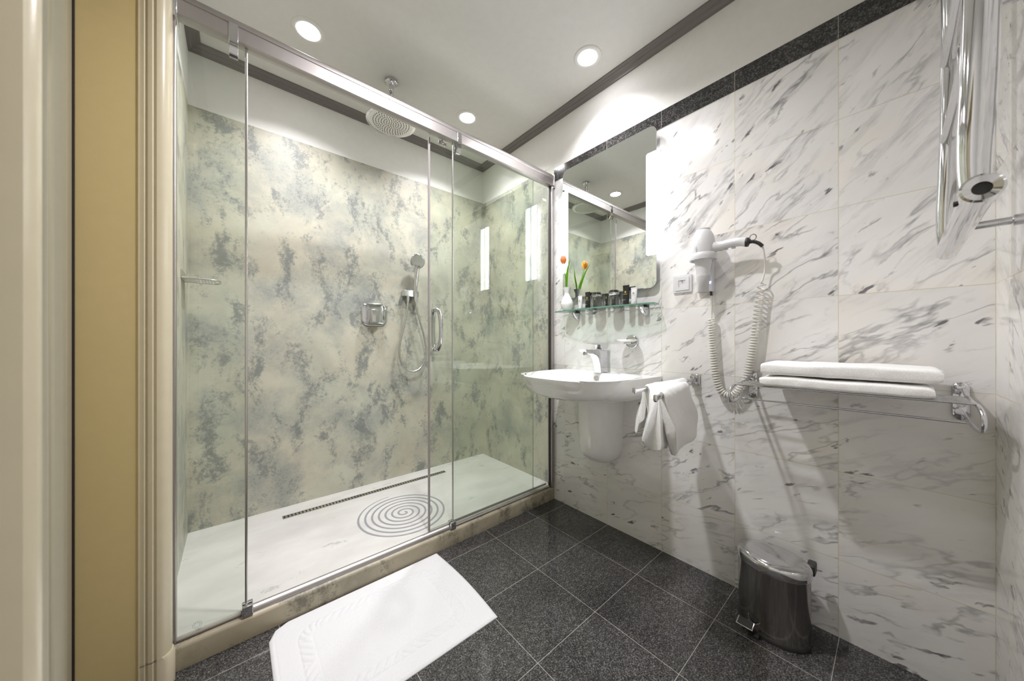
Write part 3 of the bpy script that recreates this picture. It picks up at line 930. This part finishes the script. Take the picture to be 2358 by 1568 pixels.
lv = [(.727, .12, .10), (.728, .45, .36), (.735, .70, .58), (.750, .84, .74), (.775, .93, .87), (.810, .978, .955), (.845, .998, .995), (.853, 1.0, 1.0), (.857, .996, .993)]
rings = [[(x, y, z) for x, y in outer(sw, sd)] for z, sw, sd in lv]
# rim, then bowl
o = outer(.985, .975)
rings.append([(x, y, .8575) for x, y in o])
i0 = inner(1.0)
rings.append([(x, y, .8570) for x, y in i0])
for s, z in ((.985, .853), (.955, .835), (.90, .800), (.80, .768), (.60, .748), (.3, .742), (.07, .741)):
    rings.append([(x, y, z) for x, y in inner(s)])
loft(bm, rings)
basin = mk('bowl', bm, M['ceramic'], r, smooth=50)
bm = B()
lathe(bm, [(.014, 0), (.014, .003), (.008, .003), (.001, .001)], (1.489, BY, .829), seg=24, ax=((0, 1, 0), (0, 0, 1), (-1, 0, 0)), cap=False)
mk('overflow_hole', bm, M['seal'], r, smooth=40)
bm = B(); lathe(bm, [(.022, 0), (.022, .003), (.016, .005), (.001, .005)], (1.305, BY, .7415), seg=28); mk('drain_plug', bm, M['chrome'], r, smooth=40)
# half pedestal
bm = B()
def ped(sw, sd, n=60):
    W, D = .094*sw, .205*sd
    out = []
    for k in range(n+1):
        a = -PI/2 + PI*k/n
        out.append((XW-.0005 - D*abs(math.cos(a))**.80, BY + W*math.copysign(abs(math.sin(a))**.75, math.sin(a))))
    return out
rings = [[(x, y, z) for x, y in ped(sw, sd)] for z, sw, sd in ((.366, .12, .12), (.368, .35, .35), (.376, .55, .52), (.392, .74, .70), (.415, .875, .845), (.445, .955, .94), (.49, .995, .98), (.56, 1.02, 1.0), (.742, 1.06, 1.03))]
loft(bm, rings)
mk('half_pedestal', bm, M['ceramic'], r, smooth=60)

r = thing('basin_tap', 'chrome single-lever mixer tap standing at the back of the washbasin', 'tap', (1.533, BY, .8575))
bm = B()
pf = [(1.5635, .8577), (1.5620, .93), (1.5600, .972), (1.556, .980), (1.50, .982), (1.43, .984), (1.365, .986), (1.368, .980), (1.378, .972), (1.400, .967), (1.435, .964), (1.462, .954), (1.480, .935), (1.490, .91), (1.497, .88), (1.501, .8577)]
rings = []
for s, w in ((-1, .5), (-.86, .93), (-.6, 1), (.6, 1), (.86, .93), (1, .5)):
    rings.append([( (1.535+(x-1.535)*(1 if w > .6 else .985)), BY+s*.0215, .92+(z-.92)*(1 if w > .9 else (.996 if w > .6 else .97))) for x, z in pf])
loft(bm, rings)
mk('spout_body', bm, M['chrome'], r, smooth=50)
bm = B()
prism(bm, [(1.512, .984), (1.562, .984), (1.572, .995), (1.574, 1.013), (1.568, 1.018), (1.50, 1.017), (1.450, 1.016), (1.405, 1.019), (1.405, 1.0165), (1.450, 1.012), (1.496, 1.009), (1.504, 1.004)], 'y', BY-.020, BY+.020)
mk('lever', bm, M['chrome'], r, bevel=.002, smooth=50)
bm = B(); lathe(bm, [(.0115, 0), (.0115, .012), (.010, .013)], (1.391, BY, .957), seg=24); mk('aerator', bm, M['steel'], r, smooth=40)

# soap dish on its chrome ring
r = thing('soap_dish', 'shallow clear soap dish on a round chrome wall mount above the basin', 'soap dish', (XW, .895, 1.025))
bm = B(); lathe(bm, [(.034, 0), (.034, .010), (.031, .012), (.028, .009), (.001, .009)], (XW, .895, 1.025), ax=((0, 1, 0), (0, 0, 1), (-1, 0, 0)), seg=44, cap=False)
mk('wall_mount', bm, M['chrome'], r, smooth=40)
bm = B(); box(bm, XW-.062, XW-.008, .880, .910, 1.013, 1.0215); mk('bracket', bm, M['chrome'], r, bevel=.002)
bm = B()
rings = []
for s, z in ((.35, 1.0225), (.70, 1.0235), (.90, 1.029), (1.0, 1.037), (.975, 1.0375), (.86, 1.031), (.66, 1.0262), (.35, 1.0255)):
    rings.append([(XW-.066+.056*s*math.cos(a), .895+.058*s*math.sin(a), z) for a in [2*PI*k/40 for k in range(40)]])
loft(bm, rings)
t = NT('frosted_glass'); t.set(Base_Color=(.75, .74, .72), Roughness=.15, Metallic=.55); M['frost'] = t.m
mk('dish', bm, M['frost'], r, smooth=50)

# ------------------------------------------------------------------ swivel towel bars and hand towel
r = thing('towel_bars', 'chrome twin swivel towel bars on the wall right of the basin', 'towel rail', (XW, .585, .853))
bm = B(); box(bm, XW-.010, XW, .566, .604, .829, .878); mk('wall_plate', bm, M['chrome'], r, bevel=.003)
bm = B(); box(bm, XW-.034, XW-.010, .572, .598, .833, .846); box(bm, XW-.034, XW-.010, .572, .598, .861, .873)
lathe(bm, [(.008, -.022), (.008, .022)], (XW-.030, .585, .853), seg=20)
mk('pivot', bm, M['chrome'], r, bevel=.002)
B1 = ((XW-.03, .585), (1.062, .591)); B2 = ((XW-.03, .583), (1.005, .487)); ZB1, ZB2 = .853, .846
for (p, q), z in ((B1, ZB1), (B2, ZB2)):
    bm = B(); pa, pb = Vector((*p, z)), Vector((*q, z)); d = (pb-pa).normalized(); nrm = Vector((-d.y, d.x, 0))
    rings = []
    for c, s in ((pa, 1), (pb-d*.006, 1), (pb-d*.006, 1.28), (pb-d*.001, 1.28), (pb, 1.1)):
        rings.append([c+nrm*u*s+Vector((0, 0, v*s)) for u, v in rrect(0, 0, .010, .018, .004, 4)])
    loft(bm, rings)
    mk('bar', bm, M['chrome'], r, smooth=50)
# the towel draped over both bars
def on_bar(Bp, x):
    (x0, y0), (x1, y1) = Bp; return y0 + (y1-y0)*(x-x0)/(x1-x0)
bm = B()
NX, ring_n = 46, 0
rings = []
for i in range(NX+1):
    f = i/NX                                          # 0 = free end of the bars, 1 = wall end
    xa = 1.145 + (1.475-1.145)*f; xb = 1.075 + (1.415-1.075)*f
    ya_ = on_bar(B1, xa); yb_ = on_bar(B2, xb)
    wv = .005*math.sin(f*7.0+.5)
    zl = .690 + .01*math.sin(f*5); zi = .640 + .010*math.sin(f*6+1)
    zf = .632 + .022*f**2 + .008*math.sin(f*4.2)
    xo = xa - .01
    ym = (ya_+yb_)/2; g = .55*(ya_-yb_)
    def q(x, y, z): return (x, y, z)
    xm = (xa+xb)/2-.012
    ctrl = [q(xo+.004, ya_+.040+wv, zl), q(xo, ya_+.033+wv, zl+.06), q(xa, ya_+.021, .81), q(xa, ya_+.014, .850), q(xa, ya_, .8695), q(xa, ya_-.013, .856),
            q(xm, ym, .843-.010*(1-f)), q(xb, yb_+.014, .850), q(xb, yb_, .8635), q(xb, yb_-.014, .847), q(xb+.006, yb_-.023, .80), q(xb+.035, yb_-.031-wv, .735),
            q(xb+.055, yb_-.032+wv*1.5, .68), q(xb+.068, yb_-.026+wv*2, zf+.008), q(xb+.066, yb_-.017+wv*2, zf), q(xb+.05, yb_-.010+wv, zf+.014), q(xb+.025, yb_-.006, .71), q(xb+.012, yb_-.002, .77),
            q(xb+.010, yb_+.004, .71), q(xb+.022, yb_+.008, zi+.02), q(xb+.026, yb_+.016+wv, zi), q(xm+.02, ym, zi-.008), q(xm+.01, ya_-.018, zi),
            q(xm, ya_-.008, zi+.03), q(xa, ya_-.002, .74), q(xa, ya_+.003, .79), q(xa-.004, ya_+.010, .74), q(xo, ya_+.022+wv, zl+.03), q(xo+.003, ya_+.032+wv, zl-.004)]
    S = spline(ctrl, 5, loop=True)
    cen = Vector((xm, ym, .75))
    e = min(i, NX-i)
    k = {0: .90, 1: .965, 2: .99}.get(e, 1.0)
    ring = []
    for p in S:
        nz = noise.noise(Vector((p.x*26, p.y*60, p.z*26)))*.0022 + noise.noise(Vector((p.x*90, p.y*90, p.z*90)))*.0010
        c2_ = Vector((p.x, cen.y, cen.z))
        d_ = p - c2_
        # keep the cloth tight on the bars, shrink only the cut ends
        ring.append(p - d_.normalized()*((1-k)*.05) + d_.normalized()*nz)
    rings.append(ring)
loft(bm, rings)
single('hand_towel', bm, M['terry'], 'white terry hand towel draped over the twin towel bars beside the basin', 'towel', smooth=70)

# ------------------------------------------------------------------ socket
r = thing('wall_socket', 'white square wall socket between the mirror and the hair dryer', 'socket', (XW, .6415, 1.2955))
bm = B(); rings = [[(XW-d, y, z) for y, z in rrect(.6415, 1.2955, .083*s, .083*s, .004, 3)] for s, d in ((1, 0), (1, .006), (.975, .009), (.80, .0095))]
loft(bm, rings); mk('frame', bm, M['plastic'], r, smooth=40)
bm = B(); rings = [[(XW-d, y, z) for y, z in rrect(.6415, 1.2955, .062, .062, .003, 3)] for d in (.009, .0125)]
loft(bm, rings, cap1=False)
q = rrect(.6415, 1.2955, .062, .062, .003, 8); n = len(q)
a0s = [math.atan2(z-1.2955, y-.6415) for y, z in q]
c0 = [(XW-.0125, .6415+.021*math.cos(a), 1.2955+.021*math.sin(a)) for a in a0s]
loft(bm, [[(XW-.0125, y, z) for y, z in q], c0, [(XW-.004, y, z) for _, y, z in c0]], cap0=False)
ins = mk('insert', bm, M['plastic'], r, smooth=30)
bm = B()
for y, z, rr in ((.6315, 1.293, .0027), (.6515, 1.293, .0027), (.6415, 1.290, .0015)):
    lathe(bm, [(.0001, 0), (rr, 0)], (XW-.0043, y, z), 'x', 14, cap=False)
mk('contact_hole', bm, M['dark'], ins, smooth=None)
bm = B(); lathe(bm, [(.0025, 0), (.0025, -.010), (.001, -.012)], (XW-.004, .6415, 1.306), 'x', 14); mk('earth_pin', bm, M['steel'], ins, smooth=40)

# ------------------------------------------------------------------ hair dryer in its wall holder
DX, DYY = 1.520, .529
r = thing('dryer_holder', 'white wall holder with a ring and a blue pilot light, holding the hair dryer', 'hair dryer holder', (XW, .540, 1.30))
bm = B(); box(bm, XW-.022, XW, .508, .575, 1.244, 1.398); mk('wall_plate', bm, M['plastic'], r, bevel=.004, bseg=3)
bm = B()
lathe(bm, [(.047, 1.372), (.051, 1.370), (.0525, 1.380), (.0515, 1.394), (.048, 1.398), (.0465, 1.392)], (DX, DYY, 0), seg=48, cap=False)
rr = [[(DX+a*math.cos(t_), DYY+a*math.sin(t_), z) for t_ in [2*PI*k/48 for k in range(48)]] for a, z in ((.0465, 1.392), (.044, 1.376), (.047, 1.372))]
loft(bm, rr, cap0=False, cap1=False)
box(bm, DX+.046, XW-.018, DYY-.022, DYY+.026, 1.374, 1.394)
mk('holding_ring', bm, M['plastic'], r, smooth=40)
bm = B(); lathe(bm, [(.0001, -.0015), (.0035, -.001), (.0040, 0)], (XW-.0222, .5215, 1.283), 'x', 18, cap=False)
mk('pilot_light', bm, M['blueled'], r, smooth=60)
bm = B(); lathe(bm, [(.0001, -.001), (.0020, -.0006), (.0022, 0)], (XW-.0222, .5215, 1.292), 'x', 14, cap=False)
mk('indicator', bm, plain('blue_lens', (.03, .03, .45), .3), r, smooth=60)

r = thing('hair_dryer', 'white hair dryer hanging nozzle-down in its wall holder, handle to the right', 'hair dryer', (DX, DYY, 1.238))
bm = B()
lathe(bm, [(.0268, 1.497), (.030, 1.492), (.038, 1.476), (.0445, 1.452), (.0475, 1.425), (.0470, 1.40), (.0455, 1.385), (.043, 1.377)], (DX, DYY, 0), seg=48, cap=True)
mk('housing', bm, M['plastic'], r, smooth=60)
bm = B(); lathe(bm, [(.0268, 1.497), (.0262, 1.502), (.022, 1.5035), (.021, 1.500), (.001, 1.500)], (DX, DYY, 0), seg=40, cap=False)
mk('air_inlet', bm, M['silverpl'], r, smooth=40)
bm = B(); lathe(bm, [(.034, 1.38), (.0318, 1.36), (.0272, 1.33), (.0250, 1.305), (.0250, 1.302)], (DX, DYY, 0), seg=40)
mk('barrel', bm, M['plastic'], r, smooth=60)
bm = B()
rings = []
for z, a, b in ((1.304, .0262, .0262), (1.300, .0265, .0265), (1.280, .0235, .0240), (1.262, .0150, .0225), (1.245, .0085, .0230), (1.236, .0070, .0232)):
    ca, sa = math.cos(.75), math.sin(.75)
    pts = []
    for k in range(36):
        t_ = 2*PI*k/36; u, v = a*math.cos(t_), b*math.sin(t_)
        pts.append((DX+u*ca-v*sa, DYY+u*sa+v*ca, z))
    rings.append(pts)
loft(bm, rings, cap1=False)
mk('nozzle', bm, M['silverpl'], r, smooth=50)
bm = B()
hpts = spline([(DX, DYY-.038, 1.4185), (DX, DYY-.065, 1.4175), (DX, DYY-.100, 1.4205), (DX, DYY-.135, 1.4185), (DX, .374, 1.4120)], 6)
nh = len(hpts)
tube(bm, hpts, [.0225-.005*min(1, i/8)+.0*i for i in range(nh)], 22, flat=.98)
mk('handle', bm, M['plastic'], r, smooth=60)
bm = B(); tube(bm, [(DX, .376, 1.4123), (DX, .369, 1.4117)], .0178, 22); tube(bm, [(DX, .370, 1.4117), (DX, .364, 1.411)], [.0175, .009], 22)
mk('handle_cap', bm, M['dark'], r, smooth=40)
bm = B()
for y in (.462, .444, .418):
    box(bm, DX-.006, DX+.006, y-.007, y+.007, 1.3975, 1.404)
mk('switch', bm, M['silverpl'], r, bevel=.002)
bm = B(); loft(bm, [[(DX-.0478, DYY+.010+dy, 1.412+dz) for dy, dz in ((0, .012), (.004, 0), (0, -.014), (-.004, 0))], [(DX-.0466, DYY+.010+dy, 1.412+dz) for dy, dz in ((0, .012), (.004, 0), (0, -.014), (-.004, 0))]])
mk('diamond_badge', bm, M['silverpl'], r, smooth=None)
# strain relief, hanging loop
bm = B()
sp_ = spline([(DX, .366, 1.4112), (DX+.004, .352, 1.410), (DX+.010, .338, 1.402), (DX+.016, .327, 1.389)], 14)
tube(bm, sp_, [.0072 if (i//2) % 2 else .0060 for i in range(len(sp_))], 14)
mk('strain_relief', bm, M['dark'], r, smooth=30)
bm = B()
tube(bm, [(DX+.004, .3545+.0105*math.cos(a), 1.4275+.0115*math.sin(a)) for a in [2*PI*k/28 for k in range(28)]], .0013, 8, loop=True)
mk('hanging_loop', bm, M['dark'], r, smooth=60)
# coiled cord, from the handle down and up again to the holder
XC = 1.570
lead = spline([(DX+.016, .327, 1.389), (DX+.024, .3235, 1.36), (XC, .326, 1.31), (XC, .336, 1.258)], 10)
path = spline([(XC, .336, 1.258), (XC, .345, 1.19), (XC, .354, 1.10), (XC, .365, 1.00), (XC, .383, .90), (XC, .400, .85), (XC, .423, .812), (XC, .450, .799), (XC, .474, .813), (XC, .490, .85), (XC, .500, .91), (XC, .507, 1.00), (XC, .5115, 1.08), (XC, .5125, 1.128)], 60)
cum = [0]
for a, b in zip(path, path[1:]): cum.append(cum[-1]+(b-a).length)
Ltot = cum[-1]
bm = B()
cp = []
ph = 0; s = 0; j = 0
STEP = 11
turn_s = 0
while s < Ltot:
    while j < len(cum)-2 and cum[j+1] < s: j += 1
    f = (s-cum[j])/max(1e-9, cum[j+1]-cum[j])
    c = path[j].lerp(path[j+1], f); tg = (path[j+1]-path[j]).normalized()
    side = Vector((1, 0, 0)).cross(tg)
    R_ = .0122*min(1, s/.01+.2, (Ltot-s)/.006+.2)
    cp.append(c + side*R_*math.cos(ph) + Vector((1, 0, 0))*R_*math.sin(ph))
    pitch = .021 - .010*min(1, s/.22)
    ph += 2*PI/STEP; s += pitch/STEP
tail = spline([cp[-1], (XC+.004, .5135, 1.145), (XC+.014, .5165, 1.20), (XW-.011, .520, 1.238)], 10)
tube(bm, lead[:-1] + cp + tail[1:], .0031, 7)
mk('coiled_cord', bm, M['cordplastic'], r, smooth=80, label='white coiled cord looping down to the towel rack and back up')
bm = B(); tube(bm, [(XW-.012, .5195, 1.2435), (XW-.012, .519, 1.226)], .0048, 12); mk('cord_grip', bm, M['dark'], r, smooth=40)

# ------------------------------------------------------------------ chrome towel rack with folded towels
RY0, RY1 = .374, -.128                                # left and right end frames
ZR = .872
r = thing('towel_rack', 'chrome wall rack of thin rods holding the folded bath towels', 'towel rack', (XW, .12, .85))
for y, s in ((RY0, 1), (RY1, -1)):
    bm = B()
    rings = [[(XW-d, yy, z) for yy, z in rrect(y-.004*s, .853, .032*k, .108*k, .0155*k, 8)] for k, d in ((1, 0), (1, .004), (.9, .008), (.6, .009))]
    loft(bm, rings)
    pl_ = mk('wall_plate', bm, M['chrome'], r, smooth=50)
    for z in (.889, .845):
        bm = B(); lathe(bm, [(.001, -.0125), (.008, -.0115), (.0095, -.008)], (XW, y-.004*s, z), 'x', 20, cap=False)
        mk('screw_cap', bm, M['chrome'], pl_, smooth=50)
    bm = B()
    pts = spline([(XW-.006, y, .889), (XW-.030, y, .888), (XW-.060, y, .880), (XW-.10, y, .8735), (1.40, y, .870), (1.372, y+.004*s, .866), (1.350, y+.008*s, .850), (1.347, y+.009*s, .828), (1.358, y+.008*s, .810), (1.382, y+.004*s, .806), (1.44, y, .811), (1.52, y, .817), (XW-.006, y, .821)], 6)
    tube(bm, pts, .0048, 12)
    mk('end_frame', bm, M['chrome'], r, smooth=70)
for x in (1.376, 1.412, 1.448, 1.484, 1.520):
    bm = B(); tube(bm, [(x, RY0, ZR-.001+.000), (x, RY1, ZR-.001)], .0028, 8)
    mk('rod', bm, M['chrome'], r, smooth=70)
bm = B(); tube(bm, [(1.452, RY0, .8125), (1.452, RY1, .8125)], .0032, 8); mk('rod', bm, M['chrome'], r, smooth=70)

def folded_towel(x0, x1, y0, y1, z0, z1, seed, label):
    bm = B()
    nx, ny, nz = 22, 46, 8
    R_ = (z1-z0)/2
    rings = []
    for j in range(ny+1):
        fy = j/ny; y = y0+(y1-y0)*fy
        e = min(fy, 1-fy)*2
        k = min(1, (min(y-y0, y1-y)+.003)/.018)**.5
        ring = []
        # stadium section in x,z
        hx = (x1-x0)/2; hz = R_*(.55+.45*k)
        m = 56
        for a in range(m):
            t_ = 2*PI*a/m
            cx_, cz_ = math.cos(t_), math.sin(t_)
            px = math.copysign(abs(cx_)**.26, cx_)*hx*(.985+.015*k); pz = math.copysign(abs(cz_)**.42, cz_)*hz
            X = (x0+x1)/2+px; Z = (z0+z1)/2+pz
            n1 = noise.noise(Vector((X*9+seed, y*9, Z*6)))
            n2_ = noise.noise(Vector((X*34+seed, y*34, Z*34)))
            top = max(0, pz/hz)
            Z += n1*.006*top + n2_*.0012 - .004*top*(1-abs(px/hx))*.0
            if pz < 0: Z = max(Z, z0)
            # fold grooves on the open side
            X += n2_*.0018 + n1*.003
            yy = y + noise.noise(Vector((X*14+seed, 3+seed, Z*20)))*.006*(1 if e < .25 else 0)
            ring.append((X, yy, Z))
        rings.append(ring)
    loft(bm, rings)
    return single('folded_towel', bm, M['terry'], label, 'towel', 'white bath towels folded on the rack', smooth=80)
folded_towel(1.352, 1.568, -.066, .298, .8748, .9085, 2.0, 'lower of the two folded white bath towels on the chrome rack')
folded_towel(1.358, 1.572, -.080, .296, .9125, .9560, 9.0, 'upper of the two folded white bath towels on the chrome rack')

# ------------------------------------------------------------------ pedal bin
CX, CY = 1.466, .283
def ov(ax_, ay_, z, n=64, rot=-.10, dx=0, dy=0):
    out = []
    for k in range(n):
        a = 2*PI*k/n; u, v = ax_*math.cos(a), ay_*math.sin(a)
        out.append((CX+dx+u*math.cos(rot)-v*math.sin(rot), CY+dy+u*math.sin(rot)+v*math.cos(rot), z))
    return out
r = thing('pedal_bin', 'oval steel pedal bin with a mirror-bright lid standing by the marble wall', 'bin', (CX, CY, 0))
bm = B(); loft(bm, [ov(.082, .104, .001), ov(.083, .105, .012), ov(.081, .103, .016)]); mk('foot_ring', bm, M['dark'], r, smooth=40)
bm = B(); loft(bm, [ov(.081, .103, .014), ov(.081, .103, .222), ov(.0825, .1045, .226), ov(.082, .104, .230)]); mk('drum', bm, M['binsteel'], r, smooth=50)
bm = B(); loft(bm, [ov(.0835, .1055, .229), ov(.085, .107, .232), ov(.085, .107, .252), ov(.083, .105, .259), ov(.078, .100, .2635), ov(.05, .065, .2665), ov(.01, .012, .2675)]); mk('lid', bm, M['chrome'], r, smooth=60)
bm = B(); box(bm, CX+.035, CX+.082, CY-.108, CY-.085, .222, .258)
mk('hinge', bm, M['dark'], r, bevel=.005)
bm = B(); prism(bm, [(CX-.105, .022), (CX-.070, .030), (CX-.070, .034), (CX-.105, .027)], 'y', CY+.035, CY+.085)
box(bm, CX-.080, CX-.04, CY+.045, CY+.060, .022, .030)
pd = mk('pedal', bm, M['chrome'], r, bevel=.0015)
bm = B(); prism(bm, [(CX-.104, .0275), (CX-.074, .0345), (CX-.074, .0365), (CX-.104, .0295)], 'y', CY+.039, CY+.081)
mk('pedal_pad', bm, M['dark'], pd, bevel=.001)
bm = B(); box(bm, CX-.098, CX-.078, CY+.020, CY+.034, 0, .010); mk('foot', bm, M['dark'], r, bevel=.002)

# ------------------------------------------------------------------ bath mat with a raised rope border
bm = B()
MX0, MX1, MY0, MY1 = .090, .745, .957, 1.437
nx, ny = 230, 170
def matz(x, y):
    u = min(x-MX0, MX1-x); v = min(y-MY0, MY1-y)
    # inner rounded rectangle path
    cx_, cy_ = (MX0+MX1)/2, (MY0+MY1)/2
    hx, hy, rc = (MX1-MX0)/2-.095, (MY1-MY0)/2-.085, .05
    qx, qy = abs(x-cx_)-(hx-rc), abs(y-cy_)-(hy-rc)
    dd = math.hypot(max(qx, 0), max(qy, 0))+min(max(qx, qy), 0)-rc
    z = .0070 + .0010*noise.noise(Vector((x*12, y*12, 0)))+ .0022*noise.noise(Vector((x*4, y*4, 2)))
    if abs(dd) < .021:
        if qx > 0 and qy > 0: s = math.atan2(qy, qx)*rc*1.4
        elif qx > qy: s = y
        else: s = x
        sgn = 1 if (x-cx_)*(y-cy_) > 0 else -1
        ph = (s*(1 if qx > qy and not (qy > 0) else 1)/.030 + sgn*dd/.030*.9) 
        g = abs(math.sin(PI*ph))**.5
        env = max(0, 1-(abs(dd)/.021)**3)
        z += .0035*env*g - .0018*env*(1-g)
    if abs(abs(dd)-.0215) < .0016: z -= .0010
    e = min(u, v)
    if e < .010: z = .0070*max(.12, (e/.010))**.45 + (.0006 if .004 < e < .008 else 0)
    if abs(e-.013) < .0015: z -= .0012
    return z
G = []
for j in range(ny+1):
    row = []
    for i in range(nx+1):
        fx, fy = i/nx, j/ny
        x = MX0+(MX1-MX0)*fx; y = MY0+(MY1-MY0)*fy
        z = matz(x, y)
        # soft outline: right edge bows out, far left corner is rounded off
        xx = x + .012*math.sin(PI*fy)*fx**3 ; yy = y
        c = max(0, (.06-(x-MX0))/.06)*max(0, (.06-(MY1-y))/.06)
        xx += .020*c; yy -= .020*c
        row.append(bm.verts.new((xx, yy, z)))
    G.append(row)
for j in range(ny):
    for i in range(nx):
        bm.faces.new((G[j][i], G[j][i+1], G[j+1][i+1], G[j+1][i]))
edge = [G[0][i] for i in range(nx+1)] + [G[j][nx] for j in range(1, ny+1)] + [G[ny][i] for i in range(nx-1, -1, -1)] + [G[j][0] for j in range(ny-1, 0, -1)]
low = [bm.verts.new((v.co.x, v.co.y, .0004)) for v in edge]
for k in range(len(edge)):
    k2 = (k+1) % len(edge); bm.faces.new((edge[k], low[k], low[k2], edge[k2]))
bm.faces.new(low)
single('bath_mat', bm, M['matcloth'], 'white cotton bath mat with a raised rope border on the dark floor by the kerb', 'bath mat', smooth=80)

# ------------------------------------------------------------------ towel radiator on the side wall
YR = -.086
r = thing('towel_radiator', 'chrome ladder towel radiator on the side wall above the rack', 'towel radiator', (1.1, yside(1.1), 1.25))
bm = B()
tube(bm, [(.873, YR, 1.256), (1.385, YR, 1.252)], .0185, 32)
mk('lower_collector', bm, M['chrome'], r, smooth=60)
bm = B()
lathe(bm, [(.0185, .012), (.0215, .010), (.0215, -.006), (.0185, -.008), (.0098, -.0045), (.0095, .003)], (.868, YR, 1.256), 'x', 40, cap=False)
lathe(bm, [(.0001, .002), (.0096, .002)], (.868, YR, 1.256), 'x', 24, cap=False, mi=1)
mk('end_collar', bm, [M['chrome'], M['dark']], r, smooth=50)
for x, rr_ in ((.905, .0190), (1.355, .0165)):
    bm = B()
    pts = spline([(x, YR+.002, 1.258), (x, YR+.003, 1.32), (x, YR-.001, 1.45), (x, YR-.005, 1.65), (x, YR-.005, 1.9), (x, YR, 2.12), (x, YR+.004, 2.26)], 10)
    tube(bm, pts, [rr_*(.80+.20*min(1, i/14)) for i in range(len(pts))], 28, flat=1.0)
    mk('upright', bm, M['chrome'], r, smooth=70)
for z in (1.525, 1.714, 1.905, 2.095, 2.245):
    bm = B(); tube(bm, [(.915, YR+.001, z), (1.345, YR+.001, z)], .0115, 20)
    mk('rung', bm, M['chrome'], r, smooth=60)
for x, z in ((1.31, 1.292), (1.31, 1.785), (.93, 1.95)):
    bm = B()
    ys = yside(x)
    tube(bm, [(x, YR-.01, z), (x, ys+.001, z)], .0085, 18)
    lathe(bm, [(.012, 0), (.012, .018), (.0085, .020)], (x, ys+.001, z), 'y', 24, cap=False)
    lathe(bm, [(.020, 0), (.020, .004), (.012, .006)], (x, ys+.0008, z), 'y', 28)
    box(bm, x-.006, x+.030 if x > 1 else x+.006, YR-.012, YR+.004, z-.006, z+.006)
    mk('wall_arm', bm, M['chrome'], r, smooth=50)
bm = B(); lathe(bm, [(.0045, 0), (.0045, .004), (.002, .004), (.002, .001)], (.93, YR+.0175, 1.256), 'y', 16, cap=False)
mk('bleed_screw', bm, M['dark'], r, smooth=40)
